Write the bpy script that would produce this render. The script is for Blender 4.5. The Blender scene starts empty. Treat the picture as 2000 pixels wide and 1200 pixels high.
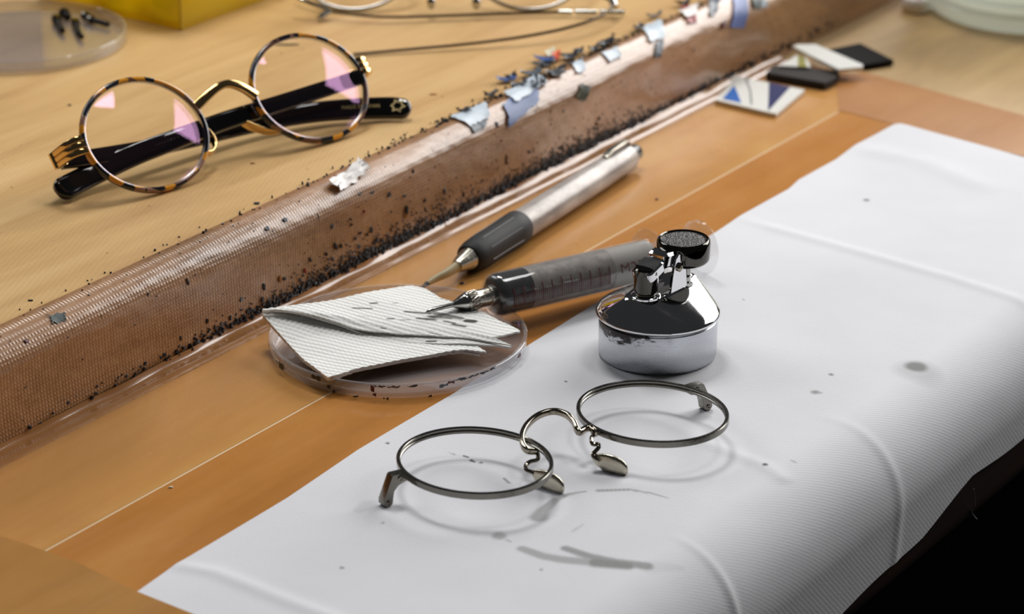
import bpy, bmesh, math, random
import numpy as np
from mathutils import Vector, Matrix
random.seed(4); rng = np.random.default_rng(4)
SC = bpy.context.scene; COL = SC.collection
Z0 = 0.75                      # bench top above the floor, metres; all modelling below is in millimetres from the bench top
# ------------------------------------------------------------------ camera, world, lights, exposure
CH = 340.; FPX = 5555.; PITCH = math.radians(22.5)
CF = np.array([0, math.cos(PITCH), -math.sin(PITCH)]); CU = np.array([0, math.sin(PITCH), math.cos(PITCH)]); CR = np.array([1., 0, 0]); CC = np.array([0, 0, CH])
cam = bpy.data.cameras.new('camera'); camo = bpy.data.objects.new('camera', cam); COL.objects.link(camo); SC.camera = camo
camo.location = (0, 0, Z0 + CH / 1000); camo.rotation_euler = (math.radians(90) - PITCH, 0, 0)
cam.sensor_width = 36; cam.lens = 36 * FPX / 2000; cam.clip_start = 0.02; cam.clip_end = 50
cam.dof.use_dof = True; cam.dof.focus_distance = 0.815; cam.dof.aperture_fstop = 17
W = bpy.data.worlds.new('world'); SC.world = W; W.use_nodes = True
W.node_tree.nodes['Background'].inputs[0].default_value = (0.95, 0.97, 1.0, 1); W.node_tree.nodes['Background'].inputs[1].default_value = 0.025
def area(name, loc, target, sx, sy, power, col):
    l = bpy.data.lights.new(name, 'AREA'); l.shape = 'RECTANGLE'; l.size = sx; l.size_y = sy; l.energy = power; l.color = col
    o = bpy.data.objects.new(name, l); COL.objects.link(o); o.location = Vector(loc) + Vector((0, 0, Z0))
    o.rotation_euler = (Vector(target) - Vector(loc)).to_track_quat('-Z', 'Y').to_euler(); return o
area('window_light', (0.88, 1.77, 0.61), (0.0, 0.85, 0.0), 1.32, 0.80, 21.0, (1.0, 0.985, 0.97))
area('ceiling_lamp', (-0.12, 1.38, 1.10), (0.0, 0.82, 0), 0.28, 0.28, 5.6, (1.0, 0.985, 0.965))
area('desk_lamp', (0.40, 1.06, 1.16), (-0.04, 0.82, 0), 0.28, 0.19, 1.6, (1.0, 0.985, 0.965))
area('side_lamp', (-0.95, 1.45, 0.95), (0.0, 0.82, 0), 0.60, 0.60, 4.2, (0.95, 0.97, 1.0))
SC.view_settings.view_transform = 'Standard'; SC.view_settings.look = 'None'; SC.view_settings.gamma = 1; SC.view_settings.use_curve_mapping = False
SC.view_settings.exposure = 0.11
try:
    SC.cycles.max_bounces = 12; SC.cycles.transparent_max_bounces = 24; SC.cycles.caustics_reflective = False; SC.cycles.caustics_refractive = False
except Exception: pass
# ------------------------------------------------------------------ helpers: geometry
def ray(px, py): return (px - 1000) * CR + (600 - py) * CU + FPX * CF
def P(px, py, z=0.):                                   # the spot at height z (mm) where a photographed point stands
    d = ray(px, py); return CC + (z - CH) / d[2] * d
UX = np.array([0.5634, 0.8262, 0.]); UX /= np.linalg.norm(UX); VX = np.array([-UX[1], UX[0], 0.]); ROT = math.atan2(UX[1], UX[0])   # along and across the bench
def UV(px, py, z=0.):
    w = P(px, py, z); return np.array([w @ UX, w @ VX])
def B2W(u, v, z): return u * UX + v * VX + np.array([0, 0, z])
def unit(a): a = np.asarray(a, float); return a / np.linalg.norm(a)
def lin(c):
    c = [int(c[i:i + 2], 16) / 255 for i in (0, 2, 4)]
    return tuple(x / 12.92 if x <= .04045 else ((x + .055) / 1.055) ** 2.4 for x in c) + (1,)
def thing(name, label, cat, loc=(0, 0, 0), rotz=0., group=None, kind=None):
    o = bpy.data.objects.new(name, None); COL.objects.link(o); o.empty_display_size = .01
    o.location = (loc[0] / 1000, loc[1] / 1000, loc[2] / 1000 + Z0); o.rotation_euler = (0, 0, rotz)
    tag(o, label, cat, group, kind); return o
def tag(o, label=None, cat=None, group=None, kind=None):
    for k, v in (('label', label), ('category', cat), ('group', group), ('kind', kind)):
        if v: o[k] = v
def root(o):
    while o.parent is not None: o = o.parent
    return o
def obj(name, VF, mat, parent=None, loc=None, rotz=0., smooth=40, label=None, local=False):
    """VF = (verts mm, faces). World millimetres unless local; with a parent they become relative to its thing."""
    V, F = VF; V = np.asarray(V, float)
    if parent is not None:
        r = root(parent); off = np.array(r.location) * 1000 - np.array([0, 0, Z0 * 1000]); a = r.rotation_euler[2]
    else:
        off = np.array(loc if loc is not None else V.mean(0) * [1, 1, 0] + [0, 0, V[:, 2].min()]); a = rotz
    if not local:
        V = V - off
        if a: c, s = math.cos(-a), math.sin(-a); V = V @ np.array([[c, s, 0], [-s, c, 0], [0, 0, 1]])
    me = bpy.data.meshes.new(name)
    if isinstance(F, np.ndarray) and F.ndim == 2:
        me.vertices.add(len(V)); me.vertices.foreach_set('co', (V / 1000).ravel())
        n, k = F.shape; me.loops.add(n * k); me.loops.foreach_set('vertex_index', F.ravel().astype(np.int32))
        me.polygons.add(n); me.polygons.foreach_set('loop_start', np.arange(0, n * k, k, dtype=np.int32)); me.update(calc_edges=True)
    else:
        me.from_pydata((V / 1000).tolist(), [], [tuple(int(i) for i in f) for f in F]); me.update()
    me.validate()
    if smooth: me.shade_smooth(); me.set_sharp_from_angle(angle=math.radians(smooth))
    else: me.shade_flat()
    for m in (mat if isinstance(mat, (list, tuple)) else [mat]): me.materials.append(m)
    o = bpy.data.objects.new(name, me); COL.objects.link(o)
    if parent is not None: o.parent = parent
    else: o.location = (off[0] / 1000, off[1] / 1000, off[2] / 1000 + Z0); o.rotation_euler = (0, 0, a)
    if label: o['label'] = label
    return o
def join(*parts):
    V, F, n = [], [], 0
    for v, f in parts:
        V.append(np.asarray(v, float)); F += [tuple(int(i) + n for i in q) for q in f]; n += len(v)
    return np.concatenate(V), F
def frame(a, hint=(0, 0, 1)):
    """ez along a, ex, ey across"""
    ez = unit(a); h = np.asarray(hint, float)
    if abs(ez @ unit(h)) > .98: h = np.array([1., 0, 0])
    ex = unit(np.cross(h, ez)); ey = np.cross(ez, ex); return ex, ey, ez
def put(VF, o, ex, ey, ez):
    V = np.asarray(VF[0], float); return V @ np.array([ex, ey, ez]) + np.asarray(o, float), VF[1]
def loft(rings, caps=True, closed=False):
    n = len(rings[0]); V = np.concatenate([np.asarray(r, float) for r in rings]); F = []; m = len(rings)
    for i in range(m if closed else m - 1):
        a, b = i * n, ((i + 1) % m) * n
        F += [(a + j, a + (j + 1) % n, b + (j + 1) % n, b + j) for j in range(n)]
    if caps and not closed: F += [tuple(range(n - 1, -1, -1)), tuple(range((m - 1) * n, m * n))]
    return V, F
def lathe(prof, n=48, ang=2 * math.pi):
    t = np.linspace(0, 2 * np.pi, n, endpoint=False); V, F = [], []
    for r, z in prof: V.append(np.stack([r * np.cos(t), r * np.sin(t), np.full(n, z)], 1))
    for i in range(len(prof) - 1): F += [(i * n + j, i * n + (j + 1) % n, (i + 1) * n + (j + 1) % n, (i + 1) * n + j) for j in range(n)]
    if prof[0][0] > 1e-6 and prof[0] != prof[-1]:
        pass
    return np.concatenate(V), F
def smooth_path(pts, n=40, closed=False):
    p = np.asarray(pts, float); m = len(p); out = []
    k = m if closed else m - 1; per = max(2, n // k)
    for i in range(k):
        if closed: a, b, c, d = p[(i - 1) % m], p[i], p[(i + 1) % m], p[(i + 2) % m]
        else: a, b, c, d = p[max(i - 1, 0)], p[i], p[i + 1], p[min(i + 2, m - 1)]
        for t in np.arange(per) / per:
            out.append(.5 * ((2 * b) + (c - a) * t + (2 * a - 5 * b + 4 * c - d) * t * t + (3 * b - a - 3 * c + d) * t ** 3))
    if not closed: out.append(p[-1])
    return np.array(out)
def sweep(path, sec, closed=False, hint=(0, 0, 1), scale=None):
    """sec: polygon (s,2) in (side, up); up follows hint as far as it can"""
    p = np.asarray(path, float); m = len(p); rings = []; h = np.asarray(hint, float)
    for i in range(m):
        t = p[(i + 1) % m] - p[i - 1] if closed else p[min(i + 1, m - 1)] - p[max(i - 1, 0)]
        t = unit(t); hh = h if h.ndim == 1 else h[i]
        side = np.cross(t, hh); side = unit(side) if np.linalg.norm(side) > 1e-4 else np.array([1., 0, 0]); upv = np.cross(side, t)
        k = 1. if scale is None else (scale[i] if np.ndim(scale[i]) else (scale[i], scale[i]))
        k = (k, k) if np.ndim(k) == 0 else k
        rings.append(p[i] + sec[:, :1] * k[0] * side + sec[:, 1:] * k[1] * upv)
    return loft(rings, closed=closed)
def circ2(r, n=10, r2=None):
    t = np.linspace(0, 2 * np.pi, n, endpoint=False); return np.stack([r * np.cos(t), (r2 or r) * np.sin(t)], 1)
def rrect2(w, h, r, k=3):
    out = []
    for cx, cy, a0 in ((w / 2 - r, h / 2 - r, 0), (-w / 2 + r, h / 2 - r, 90), (-w / 2 + r, -h / 2 + r, 180), (w / 2 - r, -h / 2 + r, 270)):
        for i in range(k + 1): a = math.radians(a0 + 90 * i / k); out.append((cx + r * math.cos(a), cy + r * math.sin(a)))
    return np.array(out)
def tube(path, r, n=10, **k): return sweep(path, circ2(1., n), scale=[r] * len(path) if np.ndim(r) == 0 else r, **k)
def prism(poly, z0, z1, bev=0.):
    p = np.asarray(poly, float); n = len(p)
    if bev:
        c = p.mean(0); q = p - unit_rows(p - c) * bev
        rings = [np.c_[q, np.full(n, z0)], np.c_[p, np.full(n, z0 + bev)], np.c_[p, np.full(n, z1 - bev)], np.c_[q, np.full(n, z1)]]
    else: rings = [np.c_[p, np.full(n, z0)], np.c_[p, np.full(n, z1)]]
    return loft(rings)
def unit_rows(a): return a / (np.linalg.norm(a, axis=1, keepdims=True) + 1e-9)
def grid_faces(nu, nv):
    i, j = np.meshgrid(np.arange(nu - 1), np.arange(nv - 1), indexing='ij'); a = (i * nv + j).ravel()
    return np.stack([a, a + nv, a + nv + 1, a + 1], 1)
def ellipsoid(c, r, n=10, m=16, axes=None):
    V, F = lathe([(max(1e-4, math.sin(math.pi * i / n)), -math.cos(math.pi * i / n)) for i in range(n + 1)], m); V = V * np.asarray(r, float)
    return (V @ np.array(axes) if axes is not None else V) + np.asarray(c, float), F
# ------------------------------------------------------------------ helpers: materials
class N:
    def __init__(s, name):
        s.m = bpy.data.materials.new(name); s.m.use_nodes = True; s.t = s.m.node_tree; s.t.nodes.clear()
        s.out = s.t.nodes.new('ShaderNodeOutputMaterial'); s._co = None
    def n(s, typ, **k):
        x = s.t.nodes.new(typ)
        for a, b in k.items():
            if a.startswith('i_'): s.set(x, a[2:].replace('_', ' '), b)
            elif a[0] == 'k' and a[1:].isdigit(): s.set(x, int(a[1:]), b)
            else: setattr(x, a, b)
        return x
    def set(s, x, key, v):
        i = x.inputs[key]
        if isinstance(v, bpy.types.NodeSocket): s.t.links.new(v, i)
        elif isinstance(v, bpy.types.Node): s.t.links.new(v.outputs[0], i)
        else: i.default_value = v
    @property
    def co(s):
        if s._co is None: s._co = s.n('ShaderNodeTexCoord').outputs['Object']
        return s._co
    def mapv(s, sc, rot=(0, 0, 0), loc=(0, 0, 0)): return s.n('ShaderNodeMapping', i_Vector=s.co, i_Scale=sc, i_Rotation=rot, i_Location=loc).outputs[0]
    def noise(s, vec, scale, detail=3., rough=.55, dist=0.): return s.n('ShaderNodeTexNoise', i_Vector=vec, i_Scale=scale, i_Detail=detail, i_Roughness=rough, i_Distortion=dist).outputs[0]
    def ramp(s, fac, *stops):
        r = s.n('ShaderNodeValToRGB', i_Fac=fac); e = r.color_ramp.elements
        while len(e) < len(stops): e.new(.5)
        for x, (p, c) in zip(e, stops): x.position = p; x.color = c if len(c) == 4 else lin(c)
        return r.outputs[0]
    def mix(s, f, a, b, mode='MIX'):
        x = s.n('ShaderNodeMix', data_type='RGBA', blend_type=mode); s.set(x, 0, f); s.set(x, 6, a); s.set(x, 7, b); return x.outputs[2]
    def math(s, op, a, b=0., c=0.): return s.n('ShaderNodeMath', operation=op, k0=a, k1=b, k2=c).outputs[0]
    def bump(s, h, st, dist=.001, nrm=None):
        b = s.n('ShaderNodeBump', i_Height=h, i_Strength=st, i_Distance=dist)
        if nrm is not None: s.set(b, 'Normal', nrm)
        return b.outputs[0]
    def pr(s, col, rough=.5, metal=0., **k):
        b = s.n('ShaderNodeBsdfPrincipled'); s.set(b, 'Base Color', col); s.set(b, 'Roughness', rough); s.set(b, 'Metallic', metal)
        for a, v in k.items(): s.set(b, a.replace('_', ' '), v)
        s.t.links.new(b.outputs[0], s.out.inputs[0]); return s.m
def plain(name, c, rough=.5, metal=0., **k): return N(name).pr(lin(c), rough, metal, **k)
def thinglass(name, tint=(1, 1, 1, 1), gloss=(1, 1, 1, 1), ior=1.45, rough=.02, haze=0., hazecol=(.8, .8, .8, 1), trans=0.):
    s = N(name); g = s.n('ShaderNodeNewGeometry'); dt = s.math('ABSOLUTE', s.n('ShaderNodeVectorMath', operation='DOT_PRODUCT', k0=g.outputs['Normal'], k1=g.outputs['Incoming']).outputs['Value'])
    f0 = ((ior - 1) / (ior + 1)) ** 2; f = s.math('ADD', s.math('MULTIPLY', s.math('POWER', s.math('SUBTRACT', 1., dt), 5.), 1 - f0), f0)
    t = s.n('ShaderNodeBsdfTransparent', i_Color=tint); g = s.n('ShaderNodeBsdfGlossy', i_Color=gloss, i_Roughness=rough)
    base = t.outputs[0]
    if haze:
        d = s.n('ShaderNodeBsdfDiffuse', i_Color=hazecol)
        if trans: d = s.n('ShaderNodeMixShader', k0=trans, k1=d.outputs[0], k2=s.n('ShaderNodeBsdfTranslucent', i_Color=hazecol).outputs[0])
        base = s.n('ShaderNodeMixShader', k0=haze, k1=t.outputs[0], k2=d.outputs[0]).outputs[0]
    x = s.n('ShaderNodeMixShader', k0=f, k1=base, k2=g.outputs[0]); s.t.links.new(x.outputs[0], s.out.inputs[0]); return s.m
def weave(s, su, sv, rot=0.):
    a = s.n('ShaderNodeTexWave', wave_type='BANDS', bands_direction='X', i_Vector=s.mapv((1, 1, 1), (0, 0, rot)), i_Scale=su, i_Distortion=.6).outputs[1]
    b = s.n('ShaderNodeTexWave', wave_type='BANDS', bands_direction='Y', i_Vector=s.mapv((1, 1, 1), (0, 0, rot)), i_Scale=sv, i_Distortion=.6).outputs[1]
    return a, b
def mat_deck():
    s = N('taped_pale_wood')
    g = s.noise(s.mapv((6, 45, 45)), 1.0, 5, .6, .4); big = s.noise(s.mapv((5, 9, 9)), 1.0, 3, .6)
    c = s.ramp(g, (.25, 'B08753'), (.5, 'D0A86F'), (.75, 'E2BE86'))
    c = s.mix(s.math('MULTIPLY', s.ramp(big, (.5, (0, 0, 0, 1)), (.75, (1, 1, 1, 1))), .35), c, lin('A87C4A'))
    sp = s.noise(s.mapv((260, 260, 260)), 1.0, 2, .5); c = s.mix(s.ramp(sp, (.735, (0, 0, 0, 1)), (.77, (.8, .8, .8, 1))), c, lin('6B4A2A'))
    w = s.n('ShaderNodeTexWave', wave_type='BANDS', bands_direction='Y', i_Vector=s.mapv((1, 1, 1), (0, 0, math.radians(-24))), i_Scale=190., i_Distortion=1.2, i_Detail=1., i_Detail_Scale=.4).outputs[1]
    n = s.bump(w, .16, .0002); n = s.bump(s.noise(s.mapv((900, 900, 900)), 1., 2), .2, .0002, n)
    return s.pr(c, s.ramp(big, (.3, (.42,) * 3 + (1,)), (.7, (.55,) * 3 + (1,))), Specular_IOR_Level=.35, Normal=n)
def mat_film():
    s = N('brown_canvas_film')
    big = s.noise(s.mapv((14, 30, 60)), 1.0, 5, .65, .6); fine = s.noise(s.mapv((700, 700, 700)), 1., 2)
    c = s.ramp(big, (.28, '72502F'), (.45, '9C7048'), (.62, 'B38358'), (.8, 'C29A74'))
    c = s.mix(.25, c, s.ramp(fine, (.3, '70482C'), (.7, 'C29C74')))
    a = s.n('ShaderNodeTexWave', wave_type='BANDS', bands_direction='X', i_Vector=s.mapv((1, 1, 1)), i_Scale=250., i_Distortion=.8).outputs[1]
    b = s.n('ShaderNodeTexWave', wave_type='BANDS', bands_direction='Z', i_Vector=s.mapv((1, 1, 1)), i_Scale=250., i_Distortion=.8).outputs[1]
    h = s.math('ADD', s.math('MULTIPLY', a, b), s.math('MULTIPLY', fine, .5))
    n = s.bump(h, .3, .0003); n = s.bump(big, .12, .004, n)
    return s.pr(c, .3, Specular_IOR_Level=.6, Normal=n, Coat_Weight=.55, Coat_Roughness=.16)
def mat_tape(name, c0, c1, c2, seed, rough=.19, coat=0.):
    s = N(name); o = (seed * .37, seed * .21, 0)
    big = s.noise(s.mapv((7, 16, 1), loc=o), 1.0, 4, .6, .5); st = s.noise(s.mapv((4, 120, 1), loc=o), 1., 3, .6)
    c = s.ramp(big, (.3, c0), (.5, c1), (.72, c2)); c = s.mix(.18, c, s.ramp(st, (.35, c0), (.7, c2)))
    fine = s.noise(s.mapv((1400, 1400, 1400)), 1., 2); n = s.bump(fine, .12, .0002); n = s.bump(big, .08, .002, n)
    scuff = s.noise(s.mapv((22, 60, 1), loc=o), 1., 5, .7); r = s.ramp(scuff, (.4, (rough,) * 3 + (1,)), (.72, (rough + .12,) * 3 + (1,)))
    return s.pr(c, r, Specular_IOR_Level=.32, Normal=n, Coat_Weight=coat, Coat_Roughness=.09)
def mat_wood(name, a, b, c_):
    s = N(name); g = s.noise(s.mapv((8, 40, 40)), 1., 5, .6, .5); big = s.noise(s.mapv((14, 14, 14)), 1., 3)
    c = s.ramp(g, (.3, a), (.5, b), (.75, c_)); c = s.mix(s.ramp(big, (.55, (0, 0, 0, 1)), (.8, (.5, .5, .5, 1))), c, lin(a))
    return s.pr(c, .5, Normal=s.bump(g, .1, .001))
def mat_cloth():
    s = N('white_twill')
    st = s.n('ShaderNodeAttribute', attribute_name='stain').outputs['Fac']; dk = s.n('ShaderNodeAttribute', attribute_name='speck').outputs['Fac']
    big = s.noise(s.mapv((12, 12, 12)), 1., 3); c = s.ramp(big, (.3, 'D8D9DD'), (.7, 'E2E2E6'))
    c = s.mix(st, c, lin('55564F')); c = s.mix(dk, c, lin('16171C'))
    w = s.n('ShaderNodeTexWave', wave_type='BANDS', bands_direction='DIAGONAL', i_Vector=s.mapv((1, 1, 1)), i_Scale=360., i_Distortion=.3).outputs[1]
    n = s.bump(w, .1, .0002); n = s.bump(s.noise(s.mapv((1500, 1500, 1500)), 1., 2), .25, .0002, n)
    n = s.bump(s.noise(s.mapv((26, 30, 30)), 1., 2), .12, .003, n)
    return s.pr(c, .85, Specular_IOR_Level=.15, Sheen_Weight=.1, Normal=n)
def mat_metal(name, c, rough, bump=0., scale=(900, 900, 900), dirt=None):
    s = N(name); col = lin(c); nz = s.noise(s.mapv(scale), 1., 3)
    r = s.ramp(nz, (.3, (rough * .8,) * 3 + (1,)), (.7, (min(1, rough * 1.3),) * 3 + (1,))); k = {}
    if bump: k['Normal'] = s.bump(nz, bump, .0003)
    if dirt is not None:
        col = s.mix(dirt(s), col, lin('1E1714'))
        return s.pr(col, r, s.math('SUBTRACT', 1., s.math('MULTIPLY', dirt(s), .8)), **k)
    return s.pr(col, r, 1., **k)
def mat_tortoise():
    s = N('tortoise_acetate')
    v = s.n('ShaderNodeTexVoronoi', i_Vector=s.mapv((1, 1, 1)), i_Scale=230., i_Randomness=1.); f = s.n('ShaderNodeSeparateColor', i_Color=v.outputs['Color']).outputs[0]
    r = s.n('ShaderNodeValToRGB', i_Fac=f); r.color_ramp.interpolation = 'CONSTANT'; e = r.color_ramp.elements
    for i, (p, c) in enumerate(((0, '15151C'), (.46, '6E4A3A'), (.62, 'D8922A'), (.9, '94705C'))):
        x = e[i] if i < 2 else e.new(p); x.position = p; x.color = lin(c)
    return s.pr(r.outputs[0], .16, Coat_Weight=.5, Coat_Roughness=.05)
M = {}
M['deck'] = mat_deck(); M['film'] = mat_film(); M['cloth'] = mat_cloth(); M['tort'] = mat_tortoise()
M['tapeA'] = mat_tape('brown_tape_upper', 'AC7A40', 'C48C4E', 'D6A866', 1); M['tapeR'] = mat_tape('brown_tape_curl', 'A06E3C', 'B27C48', 'C08C58', 1, coat=1.); M['tapeB'] = mat_tape('brown_tape_lower', 'A66E34', 'BC7E3E', 'CA9050', 2)
M['tapeC'] = mat_tape('brown_tape_end', '98642F', 'A87038', 'B8824A', 3, .4); M['tapeD'] = mat_tape('brown_tape_corner', 'A2723A', 'B28046', 'C2904E', 4)
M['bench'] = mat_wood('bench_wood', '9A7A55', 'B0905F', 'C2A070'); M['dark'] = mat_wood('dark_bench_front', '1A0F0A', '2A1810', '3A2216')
M['floor'] = plain('dark_floor', '030303', 1., Specular_IOR_Level=0.)
M['chrome'] = mat_metal('chrome', 'E6E6E8', .05); M['dchrome'] = mat_metal('dark_chrome', '56544F', .06)
def dirtmask(s):
    sep = s.n('ShaderNodeSeparateXYZ', i_Vector=s.co); z = sep.outputs[2]; x = sep.outputs[0]
    nz = s.noise(s.mapv((160, 160, 420)), 1., 6, .75)
    h = s.n('ShaderNodeMapRange', i_Value=z, k1=.0055, k2=.0135, k3=0., k4=.62).outputs[0]; side = s.n('ShaderNodeMapRange', i_Value=x, k1=.004, k2=-.012, k3=-.28, k4=.12).outputs[0]
    return s.ramp(s.math('ADD', s.math('ADD', nz, h), side), (.89, (0, 0, 0, 1)), (.97, (1, 1, 1, 1)))
M['tin'] = mat_metal('satin_tin', 'C9CCD2', .27, .03, (300, 300, 2500), dirtmask)
M['gun'] = mat_metal('pewter_metal', '7E7B74', .2, .1, (1500, 1500, 1500)); M['gunp'] = mat_metal('polished_pewter', '9A9284', .1); M['padm'] = mat_metal('pale_pewter', 'C2BCAC', .24)
M['gold'] = mat_metal('pale_gold', 'E2BC80', .09); M['steel'] = mat_metal('steel', 'C4C4C0', .14); M['darkwire'] = mat_metal('dark_wire', '4A3C2C', .3)
M['knurl'] = mat_metal('knurled_nickel', 'BDB8AC', .22)
M['black'] = plain('black_acetate', '0C0B0B', .07, Coat_Weight=.6, Coat_Roughness=.03); M['rubber'] = plain('black_rubber', '1B1B1C', .6, Specular_IOR_Level=.3)
M['blackpl'] = plain('black_plastic', '141414', .25); M['goldink'] = plain('gold_print', 'D8C080', .35); M['faint'] = plain('faint_stamp', '4A4238', .4)
M['lens'] = thinglass('coated_lens', gloss=(1, .55, .98, 1), ior=1.46, rough=0.); M['pad'] = thinglass('nose_pad_silicone', tint=(.93, .86, .72, 1), ior=1.42, haze=.25, hazecol=(.7, .55, .35, 1))
M['dish'] = thinglass('clear_polystyrene', tint=(.93, .93, .94, 1), ior=1.55, haze=.17, hazecol=(.72, .66, .65, 1)); M['dishwall'] = thinglass('clear_polystyrene_rim', tint=(.92, .92, .93, 1), ior=1.6, rough=.06, haze=.14, hazecol=(.85, .84, .85, 1))
M['glass'] = thinglass('syringe_glass', tint=(.96, .96, .96, 1), ior=1.62, haze=.05, hazecol=(.9, .9, .9, 1)); M['jar'] = thinglass('thick_green_glass', tint=(.9, .94, .92, 1), ior=1.6, rough=.05, haze=.75, hazecol=(.92, .96, .9, 1), trans=.6)
M['yellow'] = thinglass('yellow_acrylic', tint=(.97, .84, .03, 1), ior=1.45, rough=.05, haze=.45, hazecol=(.80, .68, .015, 1), trans=.5); M['yedge'] = plain('yellow_acrylic_edge', 'C8A81A', .3)
M['yellblob'] = plain('yellow_green_plastic', 'C9C63A', .4)
M['ink'] = plain('brown_red_ink', '54160C', .5); M['barreltip'] = plain('bone_bristle', 'B8A880', .45)
def mat_residue():
    s = N('grey_residue'); nz = s.noise(s.mapv((300, 300, 300)), 1., 4, .6)
    return s.pr(s.ramp(nz, (.3, '6C6660'), (.7, '9C948C')), .45, Coat_Weight=.4, Coat_Roughness=.1)
M['residue'] = mat_residue(); M['liquid'] = plain('black_liquid', '222426', .2, Coat_Weight=.5); M['frost'] = plain('frosted_glass', 'A8A39C', .55)
def mat_towel():
    s = N('embossed_paper'); st = s.n('ShaderNodeAttribute', attribute_name='stain').outputs['Fac']
    a = s.noise(s.mapv((900, 900, 900)), 1., 2); c = s.mix(st, lin('F0F0EC'), lin('34362F'))
    return s.pr(c, .9, Specular_IOR_Level=.1, Subsurface_Weight=.15, Subsurface_Radius=(.001, .001, .001), Normal=s.bump(a, .15, .0003))
M['towel'] = mat_towel()
def mat_pen():
    s = N('scuffed_clear_plastic'); nz = s.noise(s.mapv((60, 60, 200)), 1., 4, .6)
    return s.pr(s.ramp(nz, (.35, '8C827C'), (.65, 'BEB6AF')), .38, .15, Coat_Weight=.25, Coat_Roughness=.2)
M['pen'] = mat_pen(); M['gripline'] = plain('worn_rubber_line', '77767A', .5)
def mat_grit():
    s = N('glitter_disc'); v = s.n('ShaderNodeTexVoronoi', i_Vector=s.mapv((1, 1, 1)), i_Scale=2600.); 
    return s.pr(s.ramp(s.n('ShaderNodeSeparateColor', i_Color=v.outputs['Color']).outputs[0], (.3, '2C2B2A'), (.8, '6A6866')), .35, .7, Normal=s.bump(v.outputs['Distance'], .9, .0004))
M['grit'] = mat_grit(); M['seam'] = plain('pale_seam', 'E0C094', .6)
M['white'] = plain('white_enamel', 'E2E2DC', .3); M['slate'] = plain('charcoal_plate', '241F1D', .7, Specular_IOR_Level=.3); M['slate2'] = plain('black_plate', '161414', .8, Specular_IOR_Level=.15)
M['blue1'] = plain('bright_blue_print', '1E62B4', .5, Specular_IOR_Level=.2); M['blue2'] = plain('navy_print', '0E1656', .5, Specular_IOR_Level=.2); M['line'] = plain('dark_line_print', '3A4450', .4); M['olive'] = plain('olive_print', '8A8420', .4)
for k, c in (('s_blue', '3A5890'), ('s_pale', 'C8D4DE'), ('s_dark', '22262E'), ('s_slate', '4A5560'), ('s_red', '9A2420'), ('s_orange', 'E0603A'), ('s_cream', 'D8D2B8'), ('s_green', '333A2A'), ('s_peri', '6074B0'), ('s_white', 'EDE8E4'), ('s_amber', 'A0641E'), ('s_maroon', '5A1A1E'), ('s_teal', '3A4A48')):
    M[k] = plain('paint_' + k[2:], c, .42, Coat_Weight=.08)
# ------------------------------------------------------------------ structure: floor and the two-level workbench
fl = obj('floor', (np.array([[-3000, -2000, -750], [3000, -2000, -750], [3000, 4000, -750], [-3000, 4000, -750.]]), [(0, 1, 2, 3)]), M['floor'], loc=(0, 0, -750), smooth=0); fl['kind'] = 'structure'
HD, VR, RR, VD = 31., 521., 9.5, 530.5; QA = math.pi / 2 * RR; WE = QA + HD - RR                    # deck height, riser position, edge radius, where the deck turns over
bench = thing('workbench', 'brown two-level wooden workbench with a raised taped shelf along the back', 'workbench', (0, 0, 0), ROT)
def extr(prof, u0, u1, nu=2, jitter=None):
    pr = np.asarray(prof, float); us = np.linspace(u0, u1, nu)
    V = np.array([[(u, a, b) for a, b in pr] for u in us]); 
    if jitter is not None: V = jitter(V)
    return V.reshape(-1, 3), grid_faces(nu, len(pr))
arcb = [(336 - 20 * math.sin(t), -20 + 20 * math.cos(t)) for t in np.linspace(0, math.pi / 2, 12)]
obj('bench_top', extr([(1000, 0), (600, 0)] + arcb[:4], 150, 1600), M['bench'], bench, local=True)
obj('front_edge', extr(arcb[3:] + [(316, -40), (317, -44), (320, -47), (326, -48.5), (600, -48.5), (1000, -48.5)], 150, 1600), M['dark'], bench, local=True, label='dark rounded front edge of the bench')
obj('raised_shelf', loft([np.array([(150, VD + 1, 0), (150, VD + 1, HD - 1), (150, 1000, HD - 1), (150, 1000, 0)]), np.array([(1600, VD + 1, 0), (1600, VD + 1, HD - 1), (1600, 1000, HD - 1), (1600, 1000, 0)])]), M['bench'], bench, smooth=0, local=True)
obj('shelf_surface', extr([(VD + .8, HD), (1000, HD), (1000, HD - .8), (VD + .8, HD - .8)], 150, 1600), M['deck'], bench, smooth=0, local=True, label='pale tan taped shelf surface')
def prof(w):
    """outer surface of the edge film: w mm from where the deck turns over, positive going down the riser"""
    q = math.pi / 2 * RR
    if w < 0: return np.array([VD - w, HD + .12]), np.array([0, 1.])
    if w < q: a = w / RR; return np.array([VD - (RR + .12) * math.sin(a), HD - RR + (RR + .12) * math.cos(a)]), np.array([-math.sin(a), math.cos(a)])
    return np.array([VR - .12 - (w - q) * .04, HD - RR - (w - q)]), np.array([-1., .03])
def jf(V):
    u, w = V[..., 0], np.arange(V.shape[1])[None]
    d = .07 * np.sin(u * .19 + w * .5 + 2 * np.sin(u * .043)) + .03 * np.sin(u * .61 - w * .9 + 3 * np.sin(u * .087)) + .2 * np.sin(u * .041 + w * .3) + .12 * np.sin(u * .017 + w * .2)
    V[..., 1] -= d * np.clip(w / 4, 0, 1) * np.clip((V.shape[1] - 1 - w) / 4, 0, 1); return V
ws = np.concatenate([np.linspace(-.7, 0, 3), np.linspace(.5, QA, 20), np.linspace(QA + 1.5, WE - .1, 13)])
obj('edge_film', extr([prof(w)[0] for w in ws], 300, 1300, 700, jf), M['film'], bench, smooth=70, local=True, label='glossy brown film wrapped over the shelf edge')
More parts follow.
